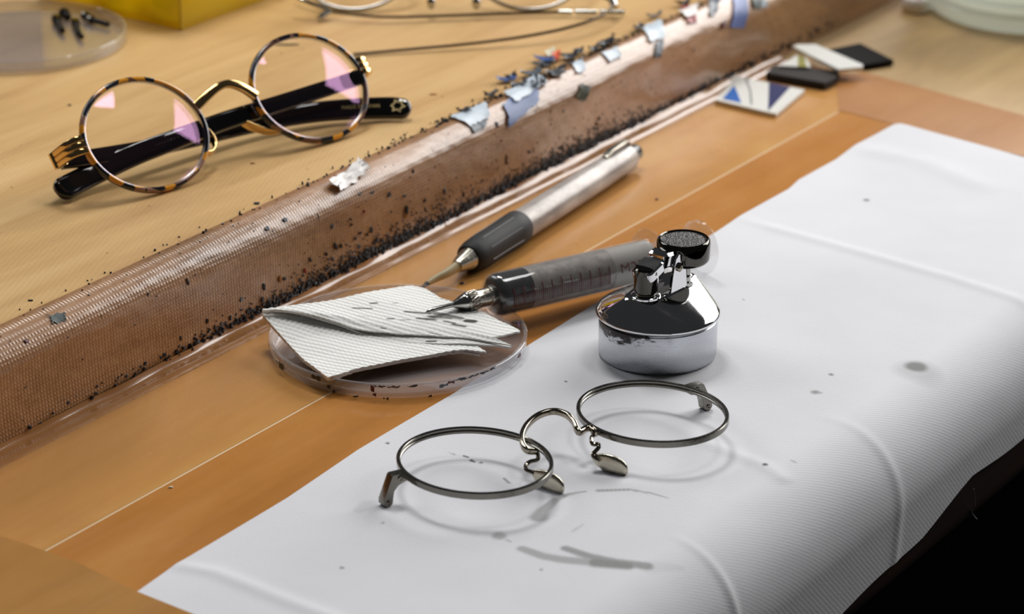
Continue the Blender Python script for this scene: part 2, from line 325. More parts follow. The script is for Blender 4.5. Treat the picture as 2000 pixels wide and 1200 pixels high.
def ja(V):
    u = V[..., 0:1]; k = np.clip((V[..., 1:2] - 506) / 13, 0, 1)
    V[..., 2:3] += k * (.10 * np.sin(u * .045) + .10 * np.sin(u * .13 + 1) + .05 * np.sin(u * .37)); V[..., 1:2] += np.clip((k - .8) * 5, 0, 1) * .35 * (np.sin(u * .06 + 2) + .6 * np.sin(u * .21)); return V
RDG = [tuple(q) for q in smooth_path([(519.7, 3.0, 0), (519.2, 2.0, 0), (518.6, 1.3, 0), (517.8, .98, 0), (517, .84, 0), (516.2, .8, 0), (515.6, .75, 0), (515.1, .6, 0), (514.7, .41, 0), (514.4, .28, 0), (514, .2, 0), (513, .16, 0)], 60)[:, :2]]
obj('tape_curl', extr(RDG, 300, 949, 400, ja), M['tapeR'], bench, smooth=70, local=True, label='glossy curled tape edge climbing the foot of the riser')
obj('tape_strip', extr([(513, .16), (480, .15), (469.5, .15)], 300, 949, 400), M['tapeA'], bench, smooth=70, local=True)
obj('tape_strip', extr([(468.7, .15), (417, .15), (417, 0.02)], 300, 930), M['tapeB'], bench, local=True, smooth=0)
obj('tape_seam', extr([(469.55, .05), (469.3, .17), (468.95, .17), (468.7, .05)], 300, 904, 60), M['seam'], bench, local=True, smooth=0, label='thin pale seam line between the tape strips')
def flat(pix, z, th=.12): 
    q = np.array([UV(*p) for p in pix]); return prism(q, z - th, z)
obj('tape_strip', flat([(1640, 217), (1632, 150), (1690, 143), (2150, 268), (2150, 345)], .3), M['tapeC'], bench, local=True, smooth=0)
obj('tape_strip', flat([(-60, 1035), (45, 1068), (150, 1105), (268, 1163), (430, 1228), (300, 1400), (-300, 1300)], 1.05, .15), M['tapeD'], bench, local=True, smooth=0)
# ------------------------------------------------------------------ white twill cloth, draped over the front edge
edge = np.array([UV(*p) for p in [(230, 1195), (265, 1165), (345, 1108), (560, 978), (700, 884), (886, 774), (1010, 692), (1165, 597), (1300, 516), (1400, 456), (1448, 424), (1540, 374), (1560, 356), (1632, 316), (1672, 286), (1712, 265), (1752, 243), (1765, 243)]])
u = np.linspace(458, 904, 640); back = np.interp(u, edge[:, 0], edge[:, 1]); back -= np.clip((u - 901.) / 3, 0, 1) ** 2 * 1.5
hem = np.interp(u, [458, 560, 620, 672, 704, 739, 800, 904], [-46, -42, -38.5, -35, -29, -30, -31, -34.]) + .5 * np.sin(u * .11)
nv = 300; q = np.linspace(0, 1, nv)
V = np.zeros((len(u), nv, 3))
for i in range(len(u)):
    L1 = back[i] - 337; L2 = 22 * math.pi / 2; L3 = -hem[i] - 21.3; s = q * (L1 + L2 + L3)
    a = np.clip((s - L1) / 22, 0, math.pi / 2)
    v = np.where(s < L1, back[i] - s, 337 - 22 * np.sin(a)); z = np.where(s < L1, .7, .7 - 22 + 22 * np.cos(a)); z = np.where(s > L1 + L2, .7 - 22 - (s - L1 - L2), z)
    V[i, :, 0] = u[i] - np.clip((440 - v) / 50, 0, 1) * 9 * np.clip((u[i] - 800) / 104, 0, 1); V[i, :, 1] = v; V[i, :, 2] = z
def ridge(pts, width, h):
    """a crease along a path in (u, v): raised by h with a soft section"""
    p = np.array([UV(*x) for x in pts]); A, B = p[:-1], p[1:]; X = V[..., :2]; best = np.full(X.shape[:2], 1e9); tt = np.zeros(X.shape[:2])
    for k, (a, b) in enumerate(zip(A, B)):
        ab = b - a; t = np.clip(((X - a) @ ab) / (ab @ ab), 0, 1); d = np.linalg.norm(X - (a + t[..., None] * ab), axis=-1); m = d < best; best = np.where(m, d, best); tt = np.where(m, (k + t) / len(A), tt)
    return h * np.exp(-(best / width) ** 2) * np.clip(np.minimum(tt, 1 - tt) * 8, 0, 1)
D = ridge([(1435, 428), (1650, 490), (1850, 545), (2080, 620)], 3.0, .4) + ridge([(330, 1108), (420, 1125), (560, 1180), (700, 1230)], 2.6, .4) + ridge([(1340, 855), (1490, 915), (1540, 945)], 2.8, .35)
D += ridge([(1660, 290), (1800, 320), (1950, 380)], 6, .5) + ridge([(745, 1000), (850, 1020), (1000, 1040)], 6, .3)
ts = np.arange(nv)[None] / nv; Ug = V[..., 0]
for uc, wd, h, sl in ((572, 1.8, .45, 26), (660, 2.4, .35, 14), (520, 3, .35, 25)):
    k = np.clip((ts - .62) / .15, 0, 1); D = D + h * np.exp(-((Ug - uc + sl * (ts - .6)) / wd) ** 2) * k
Nv = np.gradient(V, axis=1); Nv = np.stack([np.zeros_like(D), -Nv[..., 2], Nv[..., 1]], -1); Nv /= np.linalg.norm(Nv, axis=-1, keepdims=True) + 1e-9; Nv *= -1
V += Nv * D[..., None] + Nv * (.12 * np.sin(Ug * .05 + V[..., 1] * .08) + .13)[..., None]
def strokes(lst, X):
    S = np.zeros(X.shape[:2])
    for pts, r0, r1, a in lst:
        p = np.array([UV(*x) for x in pts])
        if len(p) == 1: p = np.repeat(p, 2, 0) + np.array([[0, 0], [1e-3, 0]])
        n = len(p) - 1
        for k in range(n):
            A, B = p[k], p[k + 1]; ab = B - A; t = np.clip(((X - A) @ ab) / (ab @ ab), 0, 1); d = np.linalg.norm(X - (A + t[..., None] * ab), axis=-1)
            r = r0 + (r1 - r0) * (k + t) / n; S = np.maximum(S, a * np.clip((r * 1.35 - d) / (r * .7), 0, 1))
    return S
X = V[..., :2]
st = strokes([([(1020, 1078), (1060, 1092), (1100, 1099), (1160, 1104), (1230, 1108)], 1.5, 2.2, .5), ([(1105, 1077), (1150, 1092), (1200, 1103), (1262, 1111)], 1.4, 2.0, .62), ([(1165, 1104), (1225, 1110)], 2.6, 2.2, .72),
              ([(1052, 1018), (1062, 1003), (1085, 983)], 2.4, 1.2, .55), ([(1085, 983), (1110, 972), (1145, 966)], 1.1, .35, .5), ([(1168, 965), (1230, 963)], .75, .6, .55), ([(1230, 963), (1270, 970), (1306, 981)], .55, .25, .5),
              ([(975, 1054)], 1.9, 1.9, .5), ([(990, 1061), (998, 1064)], .4, .3, .4), ([(1117, 1045), (1140, 1030)], .4, .3, .25), ([(1592, 771)], 1.3, 1.3, .6), ([(1601, 772)], .8, .8, .4), ([(1623, 737)], .8, .8, .7),
              ([(1792, 728)], 6.5, 6.5, .22), ([(1800, 738)], 4.5, 4.5, .14), ([(1775, 728)], 4., 4., .2), ([(1789, 721)], 3.6, 3.6, .75), ([(1692, 395)], 1.1, 1.1, .8), ([(720, 992), (700, 1003)], 2.6, 1.5, .16), ([(1270, 1112), (1330, 1105)], 3, 1, .1)], X)  # broad faint stroke beside the frame's left end piece paints its shadow
sk = strokes([([(1494, 916)], .75, .75, 1), ([(757, 872)], .6, .6, .95), ([(1105, 751)], .5, .5, .9), ([(905, 896), (914, 898)], .35, .4, .9), ([(920, 904), (926, 907)], .5, .45, .95), ([(939, 909)], .5, .5, .8), ([(872, 887), (890, 893)], .25, .25, .6), ([(985, 940), (995, 950)], .3, .3, .7), ([(1390, 795)], .6, .6, .5), ([(1452, 590)], .5, .5, .5), ([(757 + 300, 1118)], .5, .5, .6), ([(748, 1028)], .5, .5, .5), ([(668, 1116)], .6, .6, .8), ([(1545, 905), (1556, 910)], .25, .25, .4)], X)
cl = obj('bench_cloth', (V.reshape(-1, 3), grid_faces(len(u), nv)[:, ::-1].copy()), M['cloth'], loc=(0, 0, 0), rotz=ROT, smooth=80, local=True)
for nm, arr in (('stain', st), ('speck', sk)):
    at = cl.data.attributes.new(nm, 'FLOAT', 'POINT'); at.data.foreach_set('value', arr.ravel().astype(np.float32))
tag(cl, 'white twill cloth with grey ink stains draped over the front edge of the bench', 'cloth')
th = smooth_path([P(1902, 955, -30), P(1905, 985, -38), P(1898, 1000, -43), P(1908, 1015, -48)], 20)
tag(obj('loose_thread', tube(th, .12, 5), M['white']), 'thin loose thread dangling below the hem of the white cloth', 'thread')
# ------------------------------------------------------------------ eyeglass pieces
def oval(c, x, y, a, b, n=96): t = np.linspace(0, 2 * np.pi, n, endpoint=False)[:, None]; return c + a * np.cos(t) * x + b * np.sin(t) * y
def lens_mesh(c, x, y, nrm, a, b, sag, th):
    rings = []
    for side in (0, 1):
        for k in (range(1, 9) if side == 0 else range(8, 0, -1)):
            f = k / 8; t = np.linspace(0, 2 * np.pi, 64, endpoint=False)[:, None]
            rings.append(c + a * f * np.cos(t) * x + b * f * np.sin(t) * y + nrm * (sag * (1 - f * f) - side * th))
    return loft(rings)
def text_mesh(s, size):
    cu = bpy.data.curves.new('t', 'FONT'); cu.body = s; cu.size = size; cu.align_x = 'CENTER'; cu.align_y = 'CENTER'; cu.resolution_u = 2
    o = bpy.data.objects.new('t', cu); COL.objects.link(o); dg = bpy.context.evaluated_depsgraph_get(); me = bpy.data.meshes.new_from_object(o.evaluated_get(dg))
    V = np.array([v.co[:] for v in me.vertices]); F = [tuple(p.vertices) for p in me.polygons]
    bpy.data.objects.remove(o); bpy.data.curves.remove(cu); bpy.data.meshes.remove(me); return V, F
# ------------------------------------------------------------------ tortoiseshell eyeglasses on the shelf
n1 = unit((.5489, -.5691, .6184)); x1 = unit(np.array([.7171, .6969, 0]) - n1 * (n1 @ np.array([.7171, .6969, 0]))); y1 = np.cross(n1, x1)
KS = (CH - HD) / (CH - 27.5); c1 = CC + KS * (np.array([-117.06, 859.48, 43.5]) - CC); D1 = 68.54 * KS;
def PS(px, py, z): return P(px, py, CH - (CH - z) * KS)
c2 = c1 + D1 * x1
def G(a, b, c): return c1 + a * x1 + b * y1 + c * n1
g1 = thing('eyeglasses', 'folded round eyeglasses with tortoiseshell rims and black temples on the shelf', 'eyeglasses', (-90, 885, HD))
for c, sg in ((c1, -1), (c2, 1)):
    obj('rim', sweep(oval(c, x1, y1, 22.5, 18.75), rrect2(1.7, 2.3, .7), closed=True, hint=n1), M['tort'], g1, label='tortoiseshell rim')
    obj('eyewire', sweep(oval(c, x1, y1, 21.75, 18.0), rrect2(.35, 1.5, .15), closed=True, hint=n1), M['steel'], g1)
    obj('lens', lens_mesh(c - .6 * n1, x1, y1, n1, 21.7, 17.95, 2.4, 1.0), M['lens'], g1, smooth=60)
    s0 = c + sg * (22.7 * x1) + 2.2 * y1
    ep = [s0 + .6 * n1, s0 + sg * 2.6 * x1 + .5 * n1, s0 + sg * 5.0 * x1 - 1.6 * n1, s0 + sg * 6.2 * x1 - 8.5 * n1]
    pth = smooth_path(ep, 18); parts = []
    for k in (-2.2, 0, 2.2):
        parts.append(sweep(pth + k * y1 * np.linspace(1, .85, len(pth))[:, None], rrect2(1.5, 2.0, .45), hint=y1))
    parts.append(sweep(pth - .0 * n1, rrect2(.9, 5.6, .3), hint=y1))
    obj('end_piece', join(*parts), M['gold'], g1, label='ribbed gold end piece')
    hp = ep[-1]; obj('hinge', join(tube([hp - 2.6 * y1 - .2 * n1, hp + 2.6 * y1 - .2 * n1], 1.3, 12), sweep([hp, hp - sg * 4 * x1 - 1.2 * n1], rrect2(1.2, 4.2, .3), hint=y1)), M['gold'], g1)
# bridge
bp = [G(22.2, 4.2, .2), G(27.5, 6.4, .8), G(33, 8.2, 1.3), G(37.5, 8.3, 1.3), G(42, 6.0, .9), G(46., 2.2, .2)]
obj('bridge', sweep(smooth_path(bp, 40), rrect2(2.6, 1.6, .6), hint=n1, scale=[1 + .35 * abs(2 * i / 40 - 1) for i in range(41)]), M['gold'], g1, label='gold saddle bridge')
for sg, b0 in ((1, 46.8), (-1, 21.7)):
    arm = smooth_path([G(b0, -5.5, -.5), G(b0 - sg * 3, -5.2, -2.5), G(b0 - sg * 6, -3.2, -4.2)], 14)
    if sg > 0: arm = smooth_path([G(50.5, -11.3, -.8), G(46.5, -10.0, -2), G(42.5, -6.2, -4), G(40, -2.6, -5.2), G(39, -.6, -5.4)], 28)
    else: arm = smooth_path([G(18.7, -10.8, -.8), G(22.5, -11.0, -2.6), G(26, -8.4, -4.2), G(26.6, -4.5, -4.8), G(25.4, -1.5, -4.9)], 28)
    obj('nose_pad', sweep(arm, rrect2(.6, 2.6, .25), hint=n1 * .7 + y1 * .3, scale=[.5 + .8 * math.sin(math.pi * i / (len(arm) - 1)) for i in range(len(arm))]), M['gold'], g1, label='curved gold nose pad')
# temples
def temple_obj(path, tip_extra, twist=None):
    p = smooth_path(path, 72); t = unit(p[-1] - p[-2]); p = np.concatenate([p, [p[-1] + t * e for e in tip_extra]])
    m = len(p); L = np.r_[0, np.cumsum(np.linalg.norm(np.diff(p, axis=0), axis=1))]; T = L[-1]; d = T - L
    w = np.interp(L / T, [0, .25, .55, .85, 1], [5.2, 5.6, 6.2, 7.4, 7.8]); tk = np.interp(L / T, [0, .6, 1], [2.5, 2.8, 3.0])
    f_ = np.clip((L / T - .5) / .3, 0, 1)[:, None] if twist is not None else np.zeros((m, 1)); H_ = n1 * (1 - f_) + (np.array(twist) if twist is not None else n1) * f_
    k = np.sqrt(np.clip(1 - np.clip((3.8 - d) / 3.8, 0, 1) ** 2, .03, 1)); k2 = np.sqrt(np.clip(1 - np.clip((1.4 - d) / 1.4, 0, 1) ** 2, .1, 1))
    return p, sweep(p, rrect2(1, 1, .28, 4), hint=H_, scale=[(a * b, c * e) for a, b, c, e in zip(w, k, tk, k2)])
PA = [PS(706, 150, 42.5), PS(640, 172, 41.5), PS(560, 198, 40.6), PS(500, 217, 40.), PS(440, 236, 39.3), PS(380, 258, 38.4), PS(320, 281, 37.2), PS(270, 300, 35.6), PS(220, 322, 33.6), PS(170, 346, 32.0), PS(127, 368, 31.2)]
PB = [PS(118, 316, 38.2), PS(170, 309, 37.2), PS(230, 300, 36.0), PS(300, 288, 34.6), PS(380, 270, 33.4), PS(460, 250, 32.6), PS(540, 232, 32.2), PS(620, 219, 32.0), PS(700, 213, 31.8), PS(760, 211, 31.4), PS(788, 213, 31.2)]
pa, tA = temple_obj(PA, (.8, 1.6, 2.4, 3.0, 3.5, 3.8), (.50, -.46, .73)); pb, tB = temple_obj(PB, (.5, 1.0, 1.5, 2.0, 2.4, 2.7))
ta = obj('temple', tA, M['black'], g1, smooth=50, label='glossy black temple with its tip at the front'); tb = obj('temple', tB, M['black'], g1, smooth=50, label='glossy black temple with gold print near its tip')
def on_bar(px, path, off):
    i = int(np.argmin([abs(project(q)[0] - px) for q in path])); i = min(max(i, 1), len(path) - 2); t = unit(path[i + 1] - path[i - 1]); sd = unit(np.cross(n1, t)); nn = np.cross(t, sd)
    f = (px - project(path[i])[0]); return path[i] + t * f / 6.1 * 1.25 + nn * off, t, sd, nn
def project(w): d = np.asarray(w, float) - CC; z = d @ CF; return np.array([1000 + FPX * (d @ CR) / z, 600 - FPX * (d @ CU) / z])
o_, t_, s_, n_ = on_bar(703, pb, 1.54); tv = text_mesh('MADE IN JAPAN', 1.75)
obj('printing', put((tv[0] * [1.05, 1, 1], tv[1]), o_ + .1 * s_, t_, s_, n_), M['goldink'], tb, smooth=0, label='gold lettering MADE IN JAPAN')
o_, t_, s_, n_ = on_bar(777, pb, 1.62)
star = lambda r0, r1, k0: np.array([((r0 if i % 2 == 0 else r1) * math.cos(math.pi * i / 6 + k0), (r0 if i % 2 == 0 else r1) * math.sin(math.pi * i / 6 + k0)) for i in range(12)])
a_, b_ = star(2.9, 1.75, 0), star(1.75, 1.25, 0); SV = np.concatenate([np.c_[a_, np.zeros(12)], np.c_[b_, np.zeros(12)]]); SF = [(i, (i + 1) % 12, 12 + (i + 1) % 12, 12 + i) for i in range(12)]
obj('emblem', put((SV, SF), o_, t_, s_, n_), M['goldink'], tb, smooth=0, label='gold six-pointed star outline')
fs = []
for k in range(11):
    o_, t_, s_, n_ = on_bar(305 + 5 * k, pa, 1.38); fs.append(put(prism(rrect2(.35, .8, .1, 1), 0, .03), o_, t_, s_, n_))
obj('stamp', join(*fs), M['faint'], ta, smooth=0)
# ------------------------------------------------------------------ pewter frame on the cloth
n2 = unit((-.02, .03, 1)); x2 = unit(np.array([.842, .5395, 0]) - n2 * (n2 @ np.array([.842, .5395, 0]))); y2 = np.cross(n2, x2)
k1 = np.array([-10.06, 691.02, 9.5]); k2 = k1 + 58.49 * x2; A2, B2 = 20.2, 23.45
def K(c, a, b, z=0.): return c + a * x2 + b * y2 + z * n2
g2 = thing('spectacle_frame', 'unglazed pewter spectacle frame without temples lying on the white cloth', 'eyeglasses', (14.5, 706, .8))
for c in (k1, k2):
    obj('rim', sweep(oval(c - .9 * n2, x2, y2, A2 - .55, B2 - .55, 120), np.array([(.55, .75), (.55, -.75), (.4, -.95), (-.4, -.95), (-.55, -.75), (-.5, -.3), (-.1, 0), (-.5, .3), (-.55, .75), (-.4, .95), (.4, .95)])[::-1], closed=True, hint=n2), M['gun'], g2, smooth=35)
def end_piece(c, b, sg):
    base = K(c, sg * math.sqrt(max(0, 1 - (b / B2) ** 2)) * A2, b, 0); ex = sg * x2
    poly = np.array([(-.5, .1), (3.6, .3), (4.1, .1), (7.0, -6.4), (7.1, -7.6), (6.4, -8.5), (5.3, -8.7), (4.4, -8.0), (4.2, -6.6), (3.6, -4.4), (2.2, -2.9), (.6, -2.4), (-.5, -2.2)])
    VF = prism(poly, -1.45, 1.45, .12)
    return base, put(VF, base, ex, n2, -y2 * 1.0), ex
for c, b, sg in ((k1, 4.2, -1), (k2, 8.4, 1)):
    base, vf, ex = end_piece(c, b, sg)
    if sg > 0:                                           # the right one shows its hinge slot
        base, vf, ex = end_piece(c, b, sg)
    e = obj('end_piece', vf, M['gun'], g2, smooth=30)
    for (a, z, r) in ((1.7, -1.1, .8), (5.6, -7.2, .6)):
        o_ = base + ex * a + n2 * z - y2 * 1.5; fx, fy, fz = frame(-y2)
        obj('screw', put(join(lathe([(.01, -.5), (r * .55, -.5)], 14) if False else lathe([(r, -.2), (r, .16), (r * .8, .22), (r * .8, -.1), (.01, -.1)], 14), prism(rrect2(r * 1.3, .22, .05, 1), -.1, .12)), o_, fx, fy, fz), M['gunp'], e)
def pts(l): return np.array([P(*q) for q in l])
bridge = smooth_path(pts([(1046, 882, 7.6), (1030, 880, 8.3), (1021, 868, 9.0), (1020, 850, 9.8), (1030, 830, 10.6), (1052, 812, 11.2), (1080, 804, 11.4), (1105, 810, 11.), (1120, 824, 10.4), (1127, 840, 9.4), (1133, 845, 8.8), (1142, 839, 8.8), (1152, 836, 8.9), (1159, 842, 8.7), (1165, 849, 8.2)]), 110)
obj('bridge', sweep(bridge, rrect2(1.5, 1.9, .5), hint=n2), M['gunp'], g2, smooth=50, label='looped saddle bridge')
def pad(arm, c, ax, nr, nm):
    a = obj('pad_arm', tube(smooth_path(pts(arm), 40), .62, 8), M['gunp'], g2)
    ex = unit(np.asarray(ax, float)); ez = unit(np.asarray(nr, float) - ex * (ex @ np.asarray(nr, float))); ey = np.cross(ez, ex)
    V, F = ellipsoid((0, 0, 0), (1, 1, 1), 12, 28); V = np.stack([V[:, 2] * 5.6, V[:, 1] * 2.9 * (1 + .32 * V[:, 2]), V[:, 0] * .95], 1); V[:, 2] = np.sign(V[:, 2]) * np.abs(V[:, 2]) ** .6 * .9
    obj('nose_pad', put((V, F), c, ex, ey, ez), M['padm'], g2, smooth=55, label=nm)
qa, qb = P(1160, 893, 4.2), P(1222, 922, 1.9)
pad([(1161, 846, 8.3), (1155, 857, 7.8), (1158, 868, 7.2), (1168, 868, 7.0), (1169, 875, 6.4), (1161, 884, 5.6), (1158, 890, 5.0), (1164, 896, 4.4), (1172, 899, 4.2)], (qa + qb) / 2, qb - qa, (-.2, -.95, -.02), 'plain polished nose pad')
qa, qb = P(1042, 923, 4.4), P(1098, 958, 1.9)
pad([(1045, 880, 7.4), (1050, 886, 7.0), (1050, 898, 6.2), (1036, 902, 5.8), (1027, 910, 5.2), (1028, 918, 4.9), (1037, 922, 4.6), (1046, 925, 4.3)], (qa + qb) / 2, qb - qa, (-.25, -.95, -.02), 'polished nose pad stamped with a small ring')
# ------------------------------------------------------------------ wire glasses at the back of the shelf
g3 = thing('wire_glasses', 'thin dark wire-rimmed glasses standing at the back of the shelf', 'eyeglasses', (5, 1065, HD))
xa = unit(PS(1035, 18, 29) - PS(690, 19, 29)); na = unit(np.array([.05, -.62, .78]) - xa * (xa @ np.array([.05, -.62, .78]))); ya = np.cross(na, xa)
for px, py in ((690, 19), (1035, 19)):
    c = P(px, py, HD + 1.2) + ya * 21.2
    obj('rim', sweep(oval(c, xa, ya, 22.5, 21.2), rrect2(1.1, 1.8, .4), closed=True, hint=na), M['steel'] if px < 900 else M['steel'], g3)
    obj('lens', lens_mesh(c, xa, ya, na, 22, 20.7, 2.2, 1.), M['lens'], g3, smooth=60)
for px, sg in ((842, -1), (930, 1)):
    q = PS(px, 6, 33.5); obj('nose_pad', ellipsoid(q, (1.7, 1.7, 2.6)), M['steel'], g3)
    obj('pad_arm', tube(smooth_path([q, q + [0, 2, 3], PS(px + sg * 22, -28, 38)], 12), .5, 8), M['steel'], g3)
obj('bridge', tube(smooth_path([PS(800, -65, 44), PS(840, -95, 50), PS(885, -105, 52), PS(930, -95, 50), PS(965, -65, 44)], 24), 1., 10), M['steel'], g3)
obj('end_piece', join(tube(smooth_path([PS(572, -10, 36), PS(600, 4, 34), PS(640, 18, 31)], 12), .9, 8), tube([PS(644, 22, 30.5), PS(622, 36, 29.2)], 1.2, 10)), M['steel'], g3)
obj('end_piece', join(tube(smooth_path([PS(1150, -20, 38), PS(1185, -4, 36), PS(1200, 8, 34)], 12), 1., 8), tube([PS(1194, -4, 35), PS(1200, 14, 33)], 1.6, 10)), M['steel'], g3)
t1 = obj('temple', tube(smooth_path([PS(640, 20, 30.6), PS(690, 28, 30.2), PS(760, 33, 29.8), PS(860, 31, 29.4), PS(980, 27, 29.2), PS(1095, 23.5, 29.2)], 50), .62, 8), M['darkwire'], g3, label='dark wire temple ending in a bright tip')
for a, b in ((1092, 1118), (1123, 1166), (1171, 1220)): obj('temple_tip', tube([PS(a, 23.3, 29.3), PS(b, 24.2, 29.3)], .95, 10), M['steel'], t1)
obj('temple', tube(smooth_path([PS(1198, 12, 33.5), PS(1178, 28, 32.8), PS(1140, 45, 32.2), PS(1080, 61, 31.4), PS(1000, 75, 30.4), PS(900, 87, 29.4), PS(790, 97, 28.8), PS(690, 106, 28.4)], 70), .62, 8), M['darkwire'], g3, label='dark wire temple stretched out along the shelf')
# ------------------------------------------------------------------ petri dishes
def petri(loc, label, R=38.4, h=4.8):
    g = thing('petri_dish', label, 'dish', loc); o = np.array(loc, float)
    fl = lathe([(.01, .5), (R - 1.6, .5), (R - 1.6, 1.3), (.01, 1.3)], 96)
    obj('dish_floor', (fl[0] + o, fl[1]), M['dish'], g, smooth=40)
    w = [(R - 1.5, .45), (R - .3, .2), (R, .6), (R, h * .52), (R + .5, h * .55), (R + .55, h * .6), (R + .55, h - .25), (R + .3, h), (R - .5, h), (R - .75, h - .3), (R - .8, 1.4), (R - 1.5, .45)]
    wl = lathe(w, 128); obj('dish_wall', (wl[0] + o, wl[1]), M['dishwall'], g, smooth=35); return g, o, R
DC = np.array([-34.3, 788.6, .35]); dg_, do, dR = petri(DC, 'clear shallow petri dish under the folded paper towel on the brown tape')
def wall_mark(a0, a1, z0, z1, m, jag=.35):
    n = max(3, int(abs(a1 - a0) * dR / .6)); A = np.radians(np.linspace(a0, a1, n)) if False else np.linspace(a0, a1, n); lo = z0 + rng.uniform(-jag, jag, n); hi = z1 + rng.uniform(-jag, jag, n)
    r = dR + .62; V = np.concatenate([np.c_[r * np.cos(A), r * np.sin(A), lo], np.c_[r * np.cos(A), r * np.sin(A), hi]]) + do
    return obj('paint_mark', (V, [(i, i + 1, n + i + 1, n + i) for i in range(n - 1)]), m, dg_, smooth=0)
def dang(px): c = (px - 777) / 250.; return -math.acos(max(-1, min(1, c)))
for px0, px1, z0, z1, m in ((622, 640, 3.2, 4.4, 's_dark'), (735, 742, 2.4, 4.0, 's_maroon'), (739, 745, .9, 1.8, 's_maroon'), (652, 659, 1.6, 2.6, 's_dark'), (662, 668, .6, 1.1, 's_dark'), (735, 790, 4.0, 4.35, 's_slate'), (803, 822, 4.0, 4.4, 's_dark'), (862, 878, 3.0, 3.9, 's_slate'),
                          (878, 890, 3.6, 4.4, 's_maroon'), (888, 965, 4.1, 4.5, 's_dark'), (758, 768, .2, .7, 's_dark'), (842, 848, .2, .7, 's_dark'), (548, 566, 2.0, 2.4, 's_dark'), (555, 566, 1.2, 2.9, 's_dark'), (528, 531, 2.2, 3.6, 's_dark'), (1008, 1014, 2.6, 3.6, 's_maroon'), (700, 712, .2, .6, 's_slate')):
    wall_mark(dang(px0), dang(px1), z0, z1, M[m])
D2 = CC + KS * (np.array([-182., 1010.2, 27.6]) - CC); petri(D2, 'clear shallow petri dish holding small screws on the shelf beside the yellow box')
# small dark screws and bits in the back dish
def screw_bit(px0, py0, px1, py1, r, label, head=True):
    z = HD + 2.8; a, b = P(px0, py0, z), P(px1, py1, z); d = b - a; L = np.linalg.norm(d); fx, fy, fz = frame(d)
    t = thing('small_screw', label, 'screw', tuple((a + b) / 2 - [0, 0, 1]), group='small screws in the back dish')
    prof_ = [(.01, 0), (r, 0)]
    for k in range(6): prof_ += [(r, L * .7 * k / 6), (r * 1.25, L * .7 * (k + .5) / 6)]
    obj('shaft', put(lathe(prof_ + [(r, L * .72)], 10), a, fx, fy, fz), M['slate'], t)
    if head: obj('screw_head', put(lathe([(.01, L * .72), (r * 1.9, L * .72), (r * 2., L * .9), (r * 1.2, L), (.01, L)], 12), a, fx, fy, fz), M['gun'], t)
screw_bit(122, 60, 108, 34, 1.0, 'dark screw in the back dish, leftmost of the scattered bits'); screw_bit(154, 66, 146, 40, .9, 'dark upright screw in the back dish, middle of the scattered bits'); screw_bit(212, 48, 168, 36, .9, 'long dark screw in the back dish nearest the dish wall')
screw_bit(133, 34, 124, 24, 1.1, 'short dark screw in the back dish behind the leftmost screw'); screw_bit(184, 40, 164, 30, 1.0, 'short dark screw in the back dish behind the long screw'); screw_bit(160, 72, 152, 66, .8, 'tiny dark stub in the back dish in front of the upright screw', False)
# ------------------------------------------------------------------ folded paper towel
def coons(F, B, L, R, ns, nt):
    def rs(p, n):
        p = np.asarray(p, float); d = np.r_[0, np.cumsum(np.linalg.norm(np.diff(p, axis=0), axis=1))]; t = np.linspace(0, d[-1], n); return np.stack([np.interp(t, d, p[:, k]) for k in range(3)], 1)
    F, B, L, R = rs(smooth_path(F, 60), ns), rs(smooth_path(B, 60), ns), rs(L, nt), rs(R, nt)
    s = np.linspace(0, 1, ns)[:, None, None]; t = np.linspace(0, 1, nt)[None, :, None]
    return (1 - t) * F[:, None] + t * B[:, None] + (1 - s) * L[None] + s * R[None] - ((1 - s) * (1 - t) * F[0] + s * (1 - t) * F[-1] + (1 - s) * t * B[0] + s * t * B[-1])
tw = thing('paper_towel', 'folded white embossed paper towel spotted with black ink lying on the clear dish', 'paper towel', tuple(DC + [0, 0, 5]))
